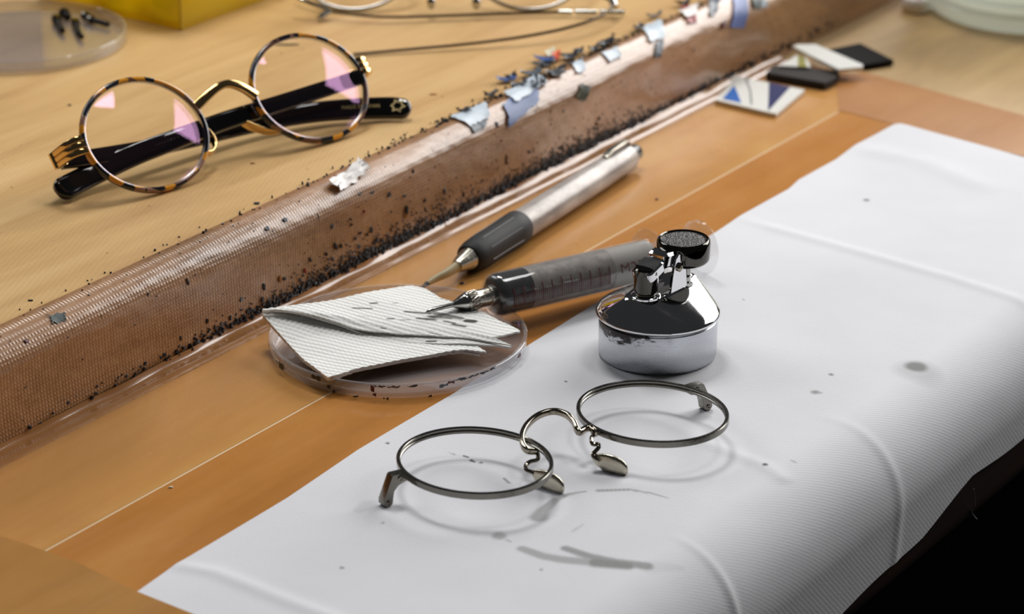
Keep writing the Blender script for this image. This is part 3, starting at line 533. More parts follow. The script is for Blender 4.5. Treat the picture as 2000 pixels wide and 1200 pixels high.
def sheet(F, B, L, R, name, spots=(), ns=230, nt=110, th=.55, amp=.13, label=None, pitch=2.5):
    G_ = coons(pts(F), pts(B), pts(L), pts(R), ns, nt)
    du = np.gradient(G_, axis=0); dv = np.gradient(G_, axis=1); nn = np.cross(du, dv); nn /= np.linalg.norm(nn, axis=-1, keepdims=True) + 1e-9; nn *= np.sign(nn[..., 2:3]) + 1e-9
    a, b = unit(np.array([.95, .30, 0])), unit(np.array([-.45, .9, 0])); pa_, pb_ = G_ @ a, G_ @ b
    d = amp * np.cos(2 * math.pi * pa_ / pitch) * np.cos(2 * math.pi * pb_ / pitch) + .12 * np.sin(pa_ * .35 + 1) * np.sin(pb_ * .3)
    top = G_ + nn * d[..., None]; bot = top - nn * th
    V = np.concatenate([top.reshape(-1, 3), bot.reshape(-1, 3)]); n0 = ns * nt; f = grid_faces(ns, nt)
    i = np.arange(ns - 1); j = np.arange(nt - 1); e = [np.stack([i * nt, i * nt + n0, (i + 1) * nt + n0, (i + 1) * nt], 1), np.stack([i * nt + nt - 1, (i + 1) * nt + nt - 1, (i + 1) * nt + nt - 1 + n0, i * nt + nt - 1 + n0], 1),
         np.stack([j, j + 1, j + 1 + n0, j + n0], 1), np.stack([j + (ns - 1) * nt, j + (ns - 1) * nt + n0, j + 1 + (ns - 1) * nt + n0, j + 1 + (ns - 1) * nt], 1)]
    o = obj(name, (V, np.concatenate([f, f[:, ::-1] + n0] + e)), M['towel'], tw, smooth=60, label=label)
    S = np.zeros(len(V)); scr = np.array([0, 0]); dd = V - CC; z = dd @ CF; pxy = np.stack([1000 + FPX * (dd @ CR) / z, 600 - FPX * (dd @ CU) / z], 1)
    for x0, y0, x1, y1, r, k in spots:                     # ink spots where the pen was wiped, as spots on the paper itself
        A, Bp = P(x0, y0, 9.5)[:2], P(x1, y1, 9.5)[:2]; h = V[:, 2:3]; X_ = V[:, :2] + (9.5 - h) * (CC[:2] - V[:, :2]) / (CH - h)
        ab = Bp - A + 1e-6; t = np.clip(((X_ - A) @ ab) / (ab @ ab), 0, 1); S = np.maximum(S, k * np.clip((r * 1.3 - np.linalg.norm(X_ - (A + t[:, None] * ab), axis=1)) / (r * .6), 0, 1))
    S[n0:] = 0; at = o.data.attributes.new('stain', 'FLOAT', 'POINT'); at.data.foreach_set('value', S.astype(np.float32)); return o
jag = [(1000, 675, 7.0), (962, 658, 8.0), (985, 655, 8.1), (1017, 647, 8.2), (1000, 637, 8.5), (972, 624, 8.9), (948, 612, 9.1), (928, 604, 9.3), (905, 597, 9.5), (880, 588, 9.8), (862, 583, 9.9), (850, 575, 10.1), (832, 565, 10.3)]
bk = lambda dz: [(513, 604, 12.6 + dz), (560, 597, 12.6 + dz), (620, 591, 12.2 + dz), (690, 577, 11.8 + dz), (750, 565, 11.2 + dz), (800, 558.5, 10.6 + dz), (832, 565, 10.3 + dz)]
SP = [(690, 602, 725, 603, .5, .8), (725, 593, 735, 592, .6, .8), (768, 593, 775, 592, .3, .6), (758, 623, 768, 623, .5, .8), (782, 625, 800, 625, .35, .6), (792, 609, 815, 611, .6, .9), (815, 611, 840, 613, .6, .9), (815, 622, 850, 625, .6, .8), (850, 612, 900, 622, 1.1, .75), (840, 618, 880, 622, .8, .7), (912, 627, 925, 628, 1.2, .95), (868, 628, 888, 632, .5, .8), (885, 634, 908, 638, .6, .9), (745, 641, 752, 642, .5, .7), (700, 617, 720, 619, .2, .4), (838, 650, 860, 655, .4, .5)]
fr = [(512, 607, 12.3), (545, 604.5, 12.5), (579, 609, 12.2), (624, 617, 11.5), (660, 629, 10.2), (699, 642, 8.9), (760, 650, 8.2), (840, 655, 7.9), (915, 660, 7.6), (1000, 675, 7.0)]
sheet(fr, bk(0), [(512, 607, 12.3), (513, 604, 12.6)], jag, 'paper_layer', SP)
fm = [(512, 609, 11.6), (545, 607, 11.6), (600, 615, 11.0), (660, 634, 9.0), (705, 651, 7.5), (738, 661, 6.7), (768, 668, 6.4), (840, 671, 6.5), (915, 671, 6.7), (999, 678, 6.2)]
jm = [(999, 678, 6.2), (975, 668, 6.6), (960, 660, 7.0), (940, 640, 7.4), (900, 610, 8.4), (860, 590, 9.2), (832, 568, 9.5)]
sheet(fm, [(a, b + 2, c - .9) for a, b, c in bk(0)], [(512, 609, 11.6), (513, 606, 11.7)], jm, 'paper_layer', [(835, 667, 850, 667, .6, .9), (888, 657, 900, 659, .6, .8), (958, 660, 970, 664, .6, .8)], amp=.1)
fb = [(512, 614, 10.9), (530, 634, 9.4), (560, 668, 7.4), (595, 704, 6.2), (640, 737, 5.9)]
# lower half: its front left edge runs from the fold down to the corner on the dish rim
fl_ = [(640, 738, 5.9), (668, 731, 5.9), (700, 720, 6.0), (760, 708, 6.0), (830, 695, 6.0), (900, 684, 6.0), (950, 687, 5.9)]
jb = [(950, 687, 5.9), (935, 677, 6.0), (922, 670, 6.1), (900, 650, 6.3), (870, 625, 6.8), (840, 600, 7.5), (815, 580, 8.3)]
bb = [(513, 611, 11.0), (560, 603, 11.0), (620, 598, 10.6), (690, 586, 10.0), (750, 574, 9.4), (815, 580, 8.3)]
sheet(fl_, bb, fb[::-1] + [(513, 611, 11.0)], jb, 'paper_layer', label='shaded lower half of the folded towel', th=.6, amp=.16)
fl2 = [(a, b + 5, max(4.9, c - 1.1)) for a, b, c in fl_]
sheet(fl2, [(a, b + 3, c - 1.) for a, b, c in bb], [(a + 1, b + 4, c - .95) for a, b, c in fb[::-1]] + [(513, 614, 10.)], [(a - 12, b + 5, max(4.9, c - 1.)) for a, b, c in jb], 'paper_layer', th=.6, amp=.16)
# ------------------------------------------------------------------ glass syringe
so = np.array([-6.6, 802.4, 11.2]); sd = unit(np.array([61., 848.4, 9.4]) - so); fx, fy, fz = frame(sd)
sy = thing('glass_syringe', 'glass syringe full of grey ink resting its blunt needle on the paper towel', 'syringe', tuple(so - [0, 0, 8]))
def ax(profile, n=48): return put(lathe(profile, n), so, fx, fy, fz)
obj('barrel', ax([(1.9, -.4), (2.6, -.3), (4.8, 0), (6.0, .4), (6.65, 1.3), (6.85, 2.4), (6.85, 58), (6.85, 59), (7.4, 59.6), (9.6, 60.0), (9.9, 60.6), (9.6, 61.2), (6.2, 61.3)], 64), M['glass'], sy, label='clear glass barrel')
obj('ink', ax([(.01, .5), (3.4, .5), (5.4, 1.0), (6.3, 2.0), (6.5, 3.2), (6.5, 12.5), (.01, 12.5)]), M['liquid'], sy, label='black ink at the nozzle end')
obj('residue', ax([(.01, 12.4), (6.52, 12.5), (6.52, 43), (.01, 43)]), M['residue'], sy, label='grey ink film on the glass')
obj('plunger', ax([(.01, 43), (6.2, 43), (6.35, 44), (6.35, 59.5), (.01, 59.5)]), M['frost'], sy, label='frosted glass plunger')
obj('plunger_head', ax([(5.0, 59.6), (5.0, 77.5), (5.4, 78.6), (8.2, 79.2), (8.9, 79.8), (8.9, 81.2), (8.3, 81.9), (.01, 82)], 64), M['glass'], sy, label='clear glass plunger head')
obj('collar', ax([(.01, 1.2), (3.1, 1.2), (3.1, -.2), (3.3, -.4), (3.3, -1.0), (2.9, -1.2), (2.9, -5.0), (3.0, -5.2), (3.0, -8.6), (2.7, -8.9), (.01, -8.9)], 40), M['knurl'], sy, label='knurled nickel needle collar')
kn = []
for i in range(22):
    for sg in (-1, 1):
        a0 = 2 * math.pi * i / 22; L_ = [(3.02 * math.cos(a0 + sg * k * .1), 3.02 * math.sin(a0 + sg * k * .1), -5.3 - k * .8) for k in range(5)]; kn.append(tube(L_, .13, 5))
obj('knurling', put(join(*kn), so, fx, fy, fz), M['knurl'], sy)
obj('needle_hub', ax([(.01, -8.6), (2.6, -8.7), (2.75, -9.4), (2.5, -10.2), (1.1, -13.2), (.95, -13.6), (.01, -13.6)], 32), M['steel'], sy, smooth=50)
nd, nf = lathe([(.72, -13), (.72, -20), (.72, -21.5), (.55, -22.6), (.2, -23.6), (.01, -23.7)], 16); nd[:, 1] += np.clip(-20.5 - nd[:, 2], 0, 9) * -.14
obj('needle', put((nd, nf), so, fx, fy, fz), M['steel'], sy, label='blunt steel needle')
up0 = unit(np.array([0, 0, 1.]) - sd * sd[2]); rt0 = np.cross(up0, sd); rt0 = rt0 if rt0[1] < 0 else -rt0
def on_barrel(s_, phi, r=6.9): a = math.radians(phi); return so + sd * s_ + r * (math.cos(a) * up0 + math.sin(a) * rt0)
ST = np.linspace(2, 75, 300); SX = np.array([project(on_barrel(q, 90))[0] for q in ST]); s_at = lambda px: float(np.interp(px, SX, ST))
tk = []
for i in range(0, 51):
    s_ = s_at(1006 + i * 3.72); lo, hi = (76, 110) if i % 5 else (57, 110); w = .15 if i % 5 else .22; n = 8
    ph = np.linspace(lo, hi, n); V = np.array([on_barrel(s_ + e, p_) for e in (-w, w) for p_ in ph]); tk.append((V, [(k, k + 1, n + k + 1, n + k) for k in range(n - 1)]))
obj('scale_marks', join(*tk), M['ink'], sy, smooth=0, label='brown graduation marks')
tv = text_mesh('M23', 4.0); sm = s_at(1236); V = np.array([on_barrel(sm + x, 74 - math.degrees(y / 6.66)) for x, y, _ in tv[0] * [1.3, 1, 1]]); obj('printing', (V, tv[1]), M['ink'], sy, smooth=0, label='brown lettering M23')
# ------------------------------------------------------------------ mechanical brush pen
pe = P(1243, 296, 5.6); po = P(893, 520, 5.4); pd = unit(pe - po); PL = np.linalg.norm(pe - po); fx, fy, fz = frame(pd)
pn = thing('brush_pen', 'scuffed silver pen holder with black rubber grip and brush tip behind the syringe', 'pen', tuple((pe + po) / 2 * [1, 1, 0] + [0, 0, .2]))
ap = lambda pr_, n=40: put(lathe(pr_, n), po, fx, fy, fz)
obj('cone', ap([(.01, -.4), (2.0, -.4), (2.2, .2), (3.9, 7.5), (4.2, 9), (.01, 9)]), M['knurl'], pn, label='dull metal tip cone')
obj('grip', ap([(.01, 7.2), (4.3, 7.2), (4.9, 8.2), (5.35, 11), (5.6, 16), (5.5, 22), (5.75, 34), (5.8, 39.5), (5.4, 40.4), (.01, 40.4)]), M['rubber'], pn, label='black rubber grip')
gr = []
for k in range(8):
    a = 2 * math.pi * (k + .35) / 8; r_ = lambda z: np.interp(z, [11, 16, 22, 34], [5.35, 5.6, 5.5, 5.75]) + .02
    gr.append(tube([(r_(z) * math.cos(a), r_(z) * math.sin(a), z) for z in (14, 18, 24, 30, 34)], .14, 5))
obj('grip_lines', put(join(*gr), po, fx, fy, fz), M['gripline'], pn, label='fine pale grip lines')
obj('barrel', ap([(.01, 40), (5.1, 40), (5.25, 41), (5.3, 70), (5.2, 96), (5.0, PL - 20), (4.9, PL - 8), (4.3, PL - 6.5), (.01, PL - 6.5)]), M['pen'], pn, label='scuffed silver grey barrel')
obj('push_button', ap([(.01, PL - 7), (2.9, PL - 7), (2.9, PL - .6), (2.5, PL), (.01, PL)]), M['blackpl'], pn, label='black push button')
obj('clip', put(sweep([(0, 5.2, PL - 24), (0, 6.6, PL - 20), (0, 6.5, PL - 8), (0, 4.6, PL - 6)], rrect2(2.4, .9, .3), hint=(0, 1, 0)), po, *[(-.2 * fx + .98 * fy) if False else v for v in (fx, fy, fz)]), M['knurl'], pn)
tp = [po + pd * .2, P(872, 534, 4.4), P(850, 545, 3.6), P(835, 554, 3.0)]
obj('ferrule', tube(smooth_path(tp, 24), np.linspace(1.75, .85, 25), 12), M['barreltip'], pn, label='bone coloured brush tip')
obj('brush_tip', tube([tp[-1], P(828, 558.5, 2.8), P(822, 562, 2.6)], [.85, .55, .1], 8), M['s_dark'], pn, label='inky brush point')
# ------------------------------------------------------------------ chrome dispenser
lc = np.array([43.6, 782.7, .75])
li = thing('spirit_dispenser', 'small chrome solvent dispenser with a flip cap standing on the white cloth', 'dispenser', tuple(lc))
def L(VF): return VF[0] + lc, VF[1]
obj('base', L(lathe([(.01, 0), (16.4, 0), (17.3, .4), (17.7, 1.4), (17.75, 12.2), (17.3, 12.8), (17.6, 13.2), (17.9, 13.4), (.01, 13.4)], 96)), M['tin'], li, smooth=30, label='satin tin base with black smudges')
a2 = unit((.632, .775, 0)); b2 = np.array([a2[1], -a2[0], 0])
def stad(hl, hw, n=96):
    t = np.linspace(0, 2 * np.pi, n, endpoint=False); c, s_ = np.cos(t), np.sin(t); e = .62
    return np.stack([np.sign(c) * np.abs(c) ** e * hl, np.sign(s_) * np.abs(s_) ** e * hw], 1)
t = np.linspace(0, 2 * np.pi, 96, endpoint=False); cir = np.stack([np.cos(t), np.sin(t)], 1); st_ = stad(14.6, 5.4) + [.6, .3]; rings = []
for r, z in ((17.4, 13.2), (18.3, 13.2), (18.75, 13.7), (18.7, 14.4), (18.2, 14.9)): rings.append((cir * r, z))
for k in range(1, 15):
    f = k / 14; m = f ** 1.05; rings.append((cir * 18.2 * (1 - m) + st_ * m, 15.0 + 6.6 * (f ** .95)))
rings += [(st_ * .96, 21.95), (st_ * .88, 22.1), (st_ * .02, 22.1)]
obj('lid', L(loft([p[:, :1] * a2 + p[:, 1:] * b2 + np.array([0, 0, z]) for p, z in rings])), M['chrome'], li, smooth=50, label='domed chrome lid')
def at_(a, b, z): return lc + a2 * a + b2 * b + np.array([0, 0, z])
def blk(VF, o): return put(VF, o, a2, b2, np.array([0, 0, 1.]))
AB = 2.0; cp = at_(-9.2, AB, 0)
obj('spout_collar', L((lathe([(4.4, 21.9), (4.4, 22.4), (3.9, 22.8), (.01, 22.8)], 32)[0] + (cp - lc), lathe([(4.4, 21.9), (4.4, 22.4), (3.9, 22.8), (.01, 22.8)], 32)[1])), M['chrome'], li)
kr = lathe([(3.0, 22.6), (3.0, 24)], 24); obj('spout_ring', (kr[0] + cp, kr[1]), M['knurl'], li, label='ridged ring under the spout cap')
def oblk(w_, d_, r_, z0, z1, a, z, sl, bv=.5): return put(prism(rrect2(w_, d_, r_), z0, z1, bv), at_(a, AB, z), unit(a2 + [0, 0, sl]), b2, unit(np.array([0, 0, 1.]) - sl * a2))
obj('flip_arm', join(oblk(7.6, 7.4, 1.2, 0, 3.4, -7.6, 28.4, .35), oblk(7.6, 7.0, 1.2, 0, 4.6, -1.2, 29.4, -.12, .8), blk(prism(rrect2(9, 5.4, 1.), 29.2, 32.6, .3), at_(4.6, AB, 0))), M['chrome'], li, smooth=35, label='chrome hinged arm')
cpv = lathe([(.01, 23.2), (3.2, 23.2), (3.6, 23.9), (3.6, 29.2), (3.75, 29.5), (3.7, 30.8), (3.2, 31.3), (.01, 31.4)], 40); obj('spout_cap', (cpv[0] + cp, cpv[1]), M['dchrome'], li, label='dark chrome cap over the spout')
for sg in (1, -1):
    br = np.array([(-3.4, 0), (4.6, 0), (4.0, 5.5), (2.6, 10.3), (.4, 11.4), (-1.2, 10.2), (-2.6, 5)])
    V, F = prism(br, -.45, .45, .1); b_ = obj('hinge_plate', put((V, F), at_(.6, AB + sg * 4.1, 21.9), a2, np.array([0, 0, 1.]), b2), M['chrome'], li, smooth=30)
    fx, fy, fz = frame(b2 * sg); obj('rivet', put(lathe([(1.35, 0), (1.35, .55), (1.0, .8), (.35, .8), (.3, .4), (.01, .4)], 20), at_(1.0, AB + sg * 4.5, 29.2), fx, fy, fz), M['gunp'], b_)
dc = np.array([7.4, 5.6, 0]) + lc; tl = unit((-.03, -.08, 1)); fx, fy, fz = frame(tl, (0, 1, 0))
pv = lathe([(.01, 27.9), (7.3, 27.9), (7.8, 28.4), (8.0, 29.2), (8.1, 33.6), (7.9, 34.5), (7.4, 34.9), (6.9, 34.8), (6.75, 34.35), (.01, 34.3)], 64); obj('press_lever', (pv[0] + dc - [0, 0, lc[2]] + [0, 0, .75], pv[1]), M['dchrome'], li, smooth=40, label='round dark chrome press lever')
pv = lathe([(.01, 34.55), (6.3, 34.55), (6.7, 34.4), (6.7, 34.2), (.01, 34.2)], 48); obj('textured_pad', (pv[0] + dc - [0, 0, lc[2]] + [0, 0, .75], pv[1]), M['grit'], li, label='dark glittery textured pad')
ps = dc + a2 * -1.5 + b2 * 2.6 - [0, 0, lc[2]]; pv = lathe([(2.0, 22), (2.0, 23), (1.2, 23.3), (1.2, 24.6), (1.6, 25.), (1.2, 25.4), (1.2, 29), (.01, 29)], 20); obj('post', (pv[0] + ps, pv[1]), M['steel'], li)
# ------------------------------------------------------------------ yellow acrylic box
bc = P(355, 60, HD); ea = unit(P(520, 0, HD) - bc); eb = np.array([-ea[1], ea[0], 0])
yb = thing('acrylic_box', 'transparent yellow acrylic box at the back of the shelf', 'box', tuple(bc + ea * 40 + eb * 35))
A_, B_, H_ = 84., 72., 34.
def panel(o, e1, e2, nn, l1, l2, th=2.0): return put(prism([(0, 0), (l1, 0), (l1, l2), (0, l2)], 0, th), o, e1, e2, nn)
up_ = np.array([0, 0, 1.]); b0 = bc + [0, 0, .15]
obj('bottom_panel', panel(b0, ea, eb, up_, A_, B_), M['yellow'], yb, smooth=0)
obj('side_panel', panel(b0 + up_ * 2, ea, up_, eb, A_, H_), M['yellow'], yb, smooth=0)
obj('side_panel', panel(b0 + up_ * 2 + eb * (B_ - 2), ea, up_, eb, A_, H_), M['yellow'], yb, smooth=0)
obj('side_panel', panel(b0 + up_ * 2 + eb * 2, eb, up_, ea, B_ - 4, H_), M['yellow'], yb, smooth=0)
obj('side_panel', panel(b0 + up_ * 2 + eb * 2 + ea * (A_ - 2), eb, up_, ea, B_ - 4, H_), M['yellow'], yb, smooth=0)
obj('corner_edge', tube([b0 + ea * .2 + eb * .2, b0 + ea * .2 + eb * .2 + up_ * 36], .5, 6), M['yedge'], yb)
tag(obj('plastic_lump', ellipsoid(b0 + ea * 11 + eb * 17 + up_ * 7.2, (6, 5, 5)), M['yellblob']), 'pale yellow-green rounded lump inside the yellow box near its corner', 'lump')
tag(obj('plastic_lump', ellipsoid(b0 + ea * 8 + eb * 40 + up_ * 6.2, (5, 4.5, 4)), M['yellblob']), 'pale yellow-green rounded lump inside the yellow box far from its corner', 'lump')
# ------------------------------------------------------------------ sample plates
def plate(name, label, pix, z, th, m, tilt=None, grp='sample plates at the foot of the shelf'):
    q = np.array([P(p[0], p[1], z if len(p) < 3 else p[2]) for p in pix]); c = q.mean(0); n = len(q); cc = c
    inn = q - unit_rows(q - c) * .25
    rings = [inn - [0, 0, th], q - [0, 0, th - .2], q - [0, 0, .2], inn]; o = obj(name, loft(rings), m, smooth=30); tag(o, label, 'plate', grp); return o
pA = plate('sample_plate', 'white sample plate with blue print, nearest of the plates', [(1397, 195), (1437, 148), (1572, 175), (1516, 222), (1500, 219)], 1.9, 1.6, M['white'])
def pr_(o, pix, m, nm, lab): obj(nm, (lambda q: loft([q - [0, 0, .05], q]))(np.array([P(a, b, 1.98) for a, b in pix])), m, o, smooth=0, label=lab)
pr_(pA, [(1411, 193), (1434, 167), (1440, 180), (1448, 201)], M['blue1'], 'print', 'bright blue printed patch'); pr_(pA, [(1502, 161), (1543, 170), (1500, 217), (1501, 190)], M['blue2'], 'print', 'navy printed patch'); pr_(pA, [(1455, 153), (1458, 153.5), (1467, 178), (1469, 204), (1466, 203.5), (1464, 178)], M['line'], 'print', 'thin dark printed line')
pB = plate('sample_plate', 'thick charcoal sample plate lying behind the blue-printed plate', [(1496, 142), (1512, 127), (1640, 138), (1632, 152), (1611, 162)], 3.4, 3.0, M['slate'])
pE = plate('sample_plate', 'small white sample plate with an olive stripe under the long white one', [(1524, 128, 4.3), (1556, 107, 4.3), (1576, 112, 4.3), (1584, 131, 4.3), (1560, 130, 4.3)], 4.3, .8, M['white'])
obj('print', (lambda q: loft([q - [0, 0, .05], q]))(np.array([P(a, b, 4.38) for a, b in [(1559, 108), (1570, 111), (1576, 130.5), (1558, 129.5)]])), M['olive'], pE, smooth=0, label='olive printed stripe')
pC = plate('sample_plate', 'long off-white sample plate lying across the dark plates', [(1547, 90, 6.2), (1558, 86, 6.2), (1593, 86, 6.2), (1686, 126, 5.6), (1684, 131, 5.5), (1638, 135, 5.6)], 5.8, 1.3, M['white'])
pD = plate('sample_plate', 'black sample plate at the far end of the plates', [(1612, 97), (1680, 84), (1745, 117), (1690, 126)], 2.6, 2.2, M['slate2'])
# ------------------------------------------------------------------ glass jar and small cap at the far right
jc = np.array([216., 1147., .35]); jr = thing('glass_jar', 'thick pale green ribbed glass jar at the far end of the bench', 'jar', tuple(jc))
pf = [(.01, 1.5), (34, 1.2), (38, .3), (41, .6), (43, 3)]
for k in range(9): pf += [(43.6 + k * .25, 5 + k * 5), (44.8 + k * .25, 7.5 + k * 5), (43.6 + k * .25, 9.2 + k * 5)]
pf += [(46, 52), (42, 52), (40, 48), (38, 8), (30, 6), (.01, 6)]
jv = lathe(pf, 96); obj('jar_body', (jv[0] + jc, jv[1]), M['jar'], jr, smooth=60)
cc_ = P(1791, 8, 3); cap = thing('bottle_cap', 'small white cap with a red spot beside the glass jar', 'cap', tuple(cc_ * [1, 1, 0] + [0, 0, .4]))
cv = lathe([(.01, 0), (5.6, 0), (6, .6), (6, 4.6), (5.2, 5.6), (.01, 5.8)], 32); obj('cap_shell', (cv[0] + cc_ * [1, 1, 0] + [0, 0, .4], cv[1]), M['s_white'], cap)
cv = lathe([(.01, 5.9), (1.5, 5.9), (1.6, 5.7), (.01, 5.7)], 16); obj('red_spot', (cv[0] + cc_ * [1, 1, 0] + [.2, -2.2, .3], cv[1]), M['s_red'], cap)
# ------------------------------------------------------------------ paint flakes and torn scraps on the shelf edge
def surfhit(px, py):
    """(u, w) on the shelf edge surface for a photographed spot"""
    d = ray(px, py); du, dv, dz = d @ UX, d @ VX, d[2]; c0, c1_, cz = CC @ UX, CC @ VX, CH
    W_ = np.linspace(-60, WE, 940); v = np.array([prof(w)[0] for w in W_]); t = (v[:, 1] - cz) / dz; f = c1_ + t * dv - v[:, 0]; i = np.nonzero(np.sign(f[:-1]) != np.sign(f[1:]))[0]
    i = i[-1] if len(i) else int(np.argmin(abs(f))); return c0 + t[i] * du, W_[i]
def on_edge(u, w, h): p, n = prof(w); return B2W(u, p[0] + n[0] * h, p[1] + n[1] * h)
def scrap(label, pix, m, lift=.35, jag=.5, n=9, th=.22, curl=.5, cat='scrap', grp=None, name='paint_scrap'):
    q = [np.array(surfhit(*p)) for p in pix]; g = np.zeros((n, n, 2)); s = np.linspace(0, 1, n)
    for i in range(n):
        for j in range(n): g[i, j] = (1 - s[i]) * (1 - s[j]) * q[0] + s[i] * (1 - s[j]) * q[1] + s[i] * s[j] * q[2] + (1 - s[i]) * s[j] * q[3]
    g[[0, -1]] += rng.uniform(-jag, jag, (2, n, 2)); g[:, [0, -1]] += rng.uniform(-jag, jag, (n, 2, 2)); g += rng.uniform(-.06, .06, g.shape)
    hh = lift + curl * rng.uniform(0, .5, (n, n)) + curl * np.abs(s[:, None] - .5) ** 2 * 2
    T = np.array([[on_edge(*g[i, j], hh[i, j]) for j in range(n)] for i in range(n)]); Bm = np.array([[on_edge(*g[i, j], hh[i, j] - th) for j in range(n)] for i in range(n)])
    V = np.concatenate([T.reshape(-1, 3), Bm.reshape(-1, 3)]); f = grid_faces(n, n); k = n * n; i = np.arange(n - 1)
    F = np.concatenate([f, f[:, ::-1] + k, np.stack([i * n, (i + 1) * n, (i + 1) * n + k, i * n + k], 1), np.stack([i * n + n - 1, i * n + n - 1 + k, (i + 1) * n + n - 1 + k, (i + 1) * n + n - 1], 1), np.stack([i, i + k, i + 1 + k, i + 1], 1), np.stack([i + (n - 1) * n, i + 1 + (n - 1) * n, i + 1 + (n - 1) * n + k, i + (n - 1) * n + k], 1)])
    o = obj(name, (V, F), m, smooth=45); tag(o, label, cat, grp); return o
scrap('large torn blue paint scrap curling over the shelf edge', [(978, 206), (1046, 168), (1050, 200), (992, 247)], M['s_blue'], .4)
scrap('pale glossy paint scrap above the large torn blue scrap on the shelf edge', [(984, 186), (1048, 150), (1066, 164), (1004, 204)], M['s_pale'], .8)
scrap('pale blue-white paint scrap on the shelf edge, nearest to the tortoiseshell glasses', [(878, 232), (948, 203), (956, 228), (918, 250)], M['s_pale'], .5)
scrap('slate torn corner hanging below the pale blue-white scrap on the shelf edge', [(914, 248), (952, 230), (946, 248), (928, 262)], M['s_slate'], .3)
scrap('square pale tape scrap wrapped over the shelf edge beside the red scrap', [(1252, 56), (1290, 42), (1298, 74), (1268, 86)], M['s_pale'], .5)
scrap('narrow slate strip hanging below the square pale tape scrap', [(1280, 84), (1295, 78), (1288, 112), (1276, 112)], M['s_slate'], .3, .2)
scrap('periwinkle blue tape tab hanging down the riser at the far end', [(1429, -8), (1453, -12), (1451, 55), (1424, 53)], M['s_peri'], .35, .15)
scrap('deep red paint scrap curled over the far shelf edge', [(1326, 16), (1342, 12), (1358, 44), (1344, 48)], M['s_red'], .4)
scrap('pinkish white paint scrap lying on the red scrap', [(1326, 26), (1362, 12), (1360, 30), (1338, 38)], M['s_white'], .9)
scrap('olive black square chip stuck on the middle of the riser', [(1134, 164), (1153, 170), (1140, 197), (1122, 190)], M['s_green'], .3, .3, 6)
scrap('slate paint strip over the far edge left of the periwinkle tab', [(1384, -8), (1408, -10), (1396, 30), (1385, 32)], M['s_slate'], .4)
scrap('dark green-grey paint scrap right of the periwinkle tab', [(1466, -4), (1488, -8), (1486, 14), (1470, 18)], M['s_teal'], .4)
scrap('small pale grey scrap right of the dark green-grey scrap at the far edge', [(1482, 2), (1494, -2), (1496, 12), (1484, 15)], M['s_pale'], .5, .3, 6)
scrap('pale paint smear patch on the shelf edge between the square scrap and the small dab', [(1174, 106), (1204, 92), (1213, 112), (1190, 122)], M['s_pale'], .3)
scrap('small pale blue dab on the shelf edge above the olive black chip', [(1114, 126), (1138, 116), (1142, 138), (1128, 146)], M['s_pale'], .3)
scrap('thin blue sliver standing on the shelf edge, nearer of the two slivers', [(968, 159), (1010, 157), (1006, 164), (972, 164)], M['s_blue'], .9, .2, 6, .25, 1.4)
scrap('bright blue sliver beside the orange scrap on the shelf edge', [(1040, 116), (1086, 120), (1080, 129), (1048, 123)], M['s_blue'], 1., .2, 6, .25, 1.4)
scrap('tiny orange paint scrap on the shelf edge', [(1079, 108), (1095, 105), (1092, 122), (1081, 122)], M['s_orange'], 1.2, .2, 6)
scrap('small cream paint scrap beside the tiny orange scrap', [(1064, 106), (1082, 98), (1085, 112), (1069, 118)], M['s_cream'], 1.2, .3, 6)
scrap('crumpled white film scrap on the shelf edge near the folded towel', [(636, 362), (702, 318), (718, 336), (664, 378)], M['s_white'], .3, .7, 12, .15, 1.8)
scrap('teal grey paint patch on the near end of the shelf edge', [(94, 618), (126, 610), (129, 626), (102, 632)], M['s_teal'], .15, .6, 9, .12, .2)
scrap('dark maroon sliver on the riser left of the periwinkle tab', [(1408, 44), (1418, 40), (1414, 54), (1408, 57)], M['s_maroon'], .3, .2, 5)
RAG = ['wide ragged black flake just below the orange scrap', 'ragged slate flake behind the torn blue scrap', 'ragged black flake beside the orange scrap on its lower right', 'low ragged black flake beside the thin blue sliver', 'round ragged black flake standing above the thin blue sliver', 'ragged black flake right of the orange scrap',
       'large ragged black flake behind the pale paint smear patch', 'small ragged black flake left of the pale paint smear patch', 'long slate flake lying behind the square pale tape scrap', 'small black flake touching the left side of the square pale tape scrap', 'black flake behind the deep red scrap', 'ragged black flake left of the torn blue scrap', 'upright slate flake leaning across the pale glossy scrap',
       'upright black flake at the right end of the pale glossy scrap', 'flat black flake behind the pale blue-white scrap', 'slate flake between the orange scrap and the pale smear patch']
for k, (px, py, sx, sy, m) in enumerate([(1060, 128, 46, 14, 's_dark'), (1040, 146, 40, 16, 's_slate'), (1082, 144, 34, 18, 's_dark'), (1012, 168, 30, 12, 's_dark'), (998, 152, 16, 16, 's_dark'), (1112, 112, 34, 16, 's_dark'), (1184, 84, 30, 20, 's_dark'), (1160, 98, 20, 12, 's_dark'), (1276, 34, 32, 8, 's_slate'), (1246, 58, 16, 10, 's_dark'), (1334, 10, 26, 8, 's_dark'), (958, 188, 24, 12, 's_dark'), (1044, 162, 10, 34, 's_slate'), (1060, 158, 10, 26, 's_dark'), (902, 220, 24, 8, 's_dark'), (1130, 104, 20, 10, 's_slate')]):
    scrap(RAG[k], [(px - sx / 2, py + sy * .2), (px + sx / 2, py - sy / 2), (px + sx * .45, py + sy * .3), (px - sx * .3, py + sy / 2)], M[m], .6, .9, 7, .25, 1.8, 'paint flake', 'ragged dark flakes along the shelf edge', 'ragged_flake')
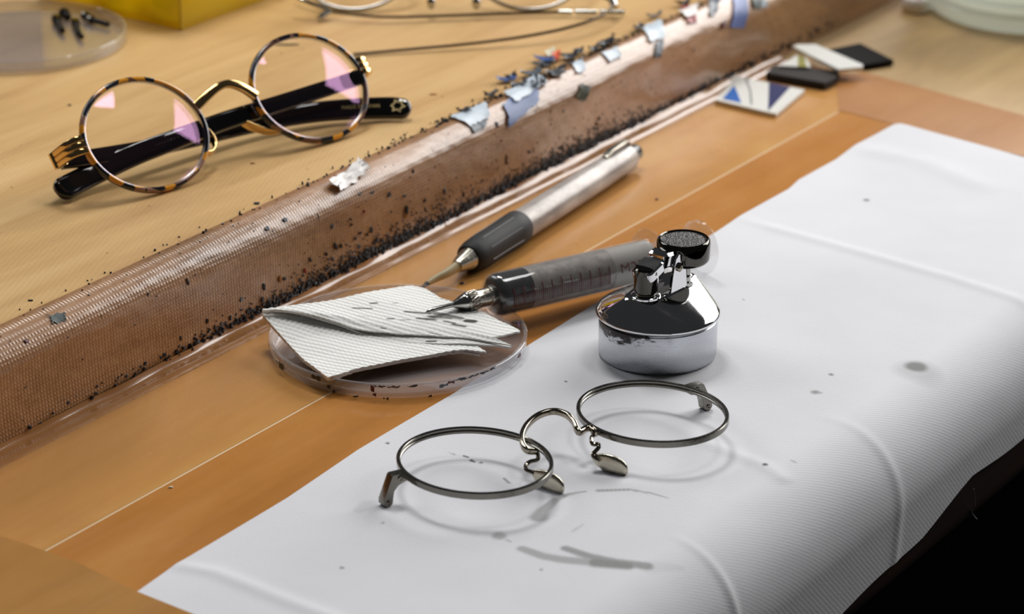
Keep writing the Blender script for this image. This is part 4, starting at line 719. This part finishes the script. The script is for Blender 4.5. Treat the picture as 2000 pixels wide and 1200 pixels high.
def flake(u, w, rx, ry, h0, h1, ang=None, n=6):
    a0 = rng.uniform(0, 6.3) if ang is None else ang; t = np.linspace(0, 2 * np.pi, n, endpoint=False) + rng.uniform(-.35, .35, n); r = rng.uniform(.7, 1.15, n); x, y = rx * r * np.cos(t), ry * r * np.sin(t)
    c, s_ = math.cos(a0), math.sin(a0); X_, Y_ = c * x - s_ * y, s_ * x + c * y
    lo = [on_edge(u + a, w + b, h0) for a, b in zip(X_, Y_)]; tl = rng.uniform(-.12, .12, n); hi = [on_edge(u + a * .85, w + b * .85, h1 + e) for a, b, e in zip(X_, Y_, tl)]
    return loft([np.array(lo), np.array(hi)])
chips = [(649, 442, 8, 10), (656, 481, 8, 18), (666, 481, 6, 10), (637, 496, 6, 12), (606, 507, 6, 12), (686, 439, 5, 7), (704, 456, 8, 8), (695, 466, 6, 8), (717, 459, 5, 9), (702, 482, 9, 10), (726, 450, 8, 16), (794, 410, 11, 22), (760, 381, 16, 9), (702, 379, 12, 8), (728, 376, 16, 6), (621, 425, 5, 18), (764, 414, 5, 6), (737, 468, 6, 14), (807, 335, 6, 9), (790, 383, 10, 6),
         (352, 660, 8, 12), (346, 688, 10, 10), (404, 627, 8, 12), (450, 620, 7, 12), (471, 585, 10, 12), (367, 551, 4, 14), (522, 447, 12, 8), (557, 430, 14, 8), (452, 650, 6, 8), (515, 560, 8, 18), (556, 545, 9, 10), (512, 585, 8, 12), (970, 243, 6, 13), (1170, 232, 7, 9), (1098, 288, 8, 13), (869, 373, 6, 12), (1033, 297, 6, 8), (988, 312, 6, 22), (1100, 217, 5, 7), (830, 392, 8, 7), (905, 380, 7, 14), (1080, 305, 10, 14), (290, 575, 4, 6), (190, 755, 8, 4), (375, 700, 6, 8), (420, 640, 8, 10), (486, 610, 8, 10)]
ORD = ['nearest', 'second nearest', 'third nearest', 'fourth nearest', 'fifth nearest', 'sixth nearest', 'seventh nearest', 'eighth nearest', 'ninth nearest', 'tenth nearest']; seen = {}
for px, py, sx, sy in sorted(chips):
    u_, w_ = surfhit(px, py); m = 's_dark' if rng.random() < .8 else 's_slate'
    size = 'larger' if sx * sy > 130 else 'small'; shp = 'tall' if sy > 1.45 * sx else 'wide' if sx > 1.3 * sy else 'roundish'
    zone = 'low' if w_ > QA + .55 * (HD - RR) else 'halfway up' if w_ > QA else 'high'
    part_ = 'left of the folded towel' if px < 512 else 'behind the folded towel' if px < 830 else 'behind the pen'
    key = (size, shp, 'black' if m == 's_dark' else 'slate', zone, part_); k = seen[key] = seen.get(key, -1) + 1
    tag(obj('paint_chip', flake(u_, w_, max(.45, sx / 11.5), max(.45, sy / 11.5), .02, .38, rng.uniform(-.25, .25), 7), M[m], smooth=25), '%s %s %s chip %s on the riser %s, %s one' % (key[0], key[1], key[2], zone, part_, ORD[k]), 'paint chip', 'dark chips on the riser')
for px, py, sx, sy, m, lab in ((596, 529, 5, 14, 's_red', 'tiny red paint chip low on the riser near the folded towel'), (711, 413, 4, 7, 's_red', 'tiny red paint chip in the middle of the riser'), (792, 423, 8, 8, 's_amber', 'amber paint chip just below the tall dark chip on the riser'), (547, 545, 8, 14, 's_amber', 'amber paint chip low on the riser left of the folded towel'), (53, 667, 13, 9, 's_maroon', 'brown maroon paint chip at the near end of the riser'), (1166, 243, 6, 10, 's_amber', 'small amber chip far along the riser')):
    u_, w_ = surfhit(px, py); tag(obj('paint_chip', flake(u_, w_, sx / 11.5, sy / 11.5, .02, .35, 0, 7), M[m], smooth=25), lab, 'paint chip')
def stuff(name, label, items, m):
    o = obj(name, join(*items), m, smooth=20, loc=tuple(B2W(700, 521, 0))); tag(o, label, 'debris', None, 'stuff'); return o
def dens(u): return np.interp(u, [520, 580, 620, 660, 700, 820, 860, 930, 1000], [.02, .06, .35, .8, 1., 1., .5, .12, .03])
grit, gritc, specks, crumbs = [], [], [], []
for _ in range(6000):
    u_ = rng.uniform(520, 1000)
    if rng.random() > dens(u_): continue
    hgt = abs(rng.normal(0, 1)) * 2.9 * (.5 + .6 * dens(u_)); w_ = WE - 2.6 - hgt; r = rng.uniform(.3, .75) * (1 if hgt < 3 else .65); out = rng.uniform(.1, 1.1) * max(.15, 1 - hgt / 3.5)
    (gritc if rng.random() < .12 else grit).append(flake(u_, w_, r, r * rng.uniform(.6, 1.3), 0, out + .15, n=5))
for _ in range(900):
    u_ = rng.uniform(470, 1000); w_ = rng.uniform(3, WE - 3)
    if rng.random() < .15 + .85 * dens(u_) * (w_ / WE) ** 1.5: specks.append(flake(u_, w_, rng.uniform(.12, .32), rng.uniform(.15, .5), 0, .2, n=5))
o = stuff('paint_grit', 'dense black and grey paint grit and specks over the foot of the riser', gritc + grit + specks, [M['s_dark'], M['s_slate']])
nf = sum(len(f) for _, f in gritc); mi = np.zeros(len(o.data.polygons), np.int32); mi[:nf] = 1; o.data.polygons.foreach_set('material_index', mi)
for _ in range(420):
    u_ = rng.normal(800, 75); w_ = -abs(rng.normal(0, 1.6)) + .6
    crumbs.append(flake(u_, w_, rng.uniform(.2, .7), rng.uniform(.2, .6), 0, rng.uniform(.2, .8), n=5))
for _ in range(60): crumbs.append(flake(rng.uniform(480, 760), rng.uniform(-4, 4), rng.uniform(.15, .45), rng.uniform(.15, .4), 0, .3, n=5))
stuff('paint_crumbs', 'dark paint crumbs along the top of the shelf edge', crumbs, M['s_dark'])
# bits on the bench and the shelf
def bit(px, py, z, rx, ry, m, label, grp=None):
    p = P(px, py, z); n = 7; t = np.linspace(0, 2 * np.pi, n, endpoint=False); r = rng.uniform(.75, 1.15, n); q = np.stack([rx * r * np.cos(t), ry * r * np.sin(t)], 1)
    V, F = prism(q, .03, .3, .06); tag(obj('paint_bit', (V + p, F), M[m], smooth=25), label, 'paint bit', grp)
bit(903, 554, .2, 1.0, .9, 's_dark', 'black speck on the brown tape in front of the brush pen'); bit(1012, 630, .2, 2.2, .9, 's_dark', 'dark streak on the brown tape beside the dish under the syringe'); bit(787, 568, .2, .6, .6, 's_dark', 'dark dot on the brown tape at the back of the dish')
bit(136, 206, HD, .7, .7, 's_dark', 'dark speck on the shelf left of the tortoiseshell glasses'); bit(558, 88, HD, 5.2, 1.0, 's_green', 'dark leaf-shaped sliver on the shelf standing in for a reflection in the far lens'); bit(846, 185, HD, 1.4, .6, 's_amber', 'brown crumb on the shelf right of the black temple tip'); bit(502, 398, HD, 1.0, 1.0, 's_dark', 'dark crumb on the shelf near its edge below the glasses bridge')  # leaf-shaped sliver is added to imitate a dark reflection on the lens
bit(493, 320, HD, .8, .4, 's_amber', 'brown crumb on the shelf below the right tortoiseshell lens'); bit(60, 588, HD, .9, .4, 's_dark', 'dark crumb on the near left of the shelf'); bit(1283, 390, .2, .7, .7, 's_maroon', 'brown speck on the brown tape right of the pen')
bit(334, 953, .2, .7, .4, 's_cream', 'pale fleck on the brown tape in front of the cloth')
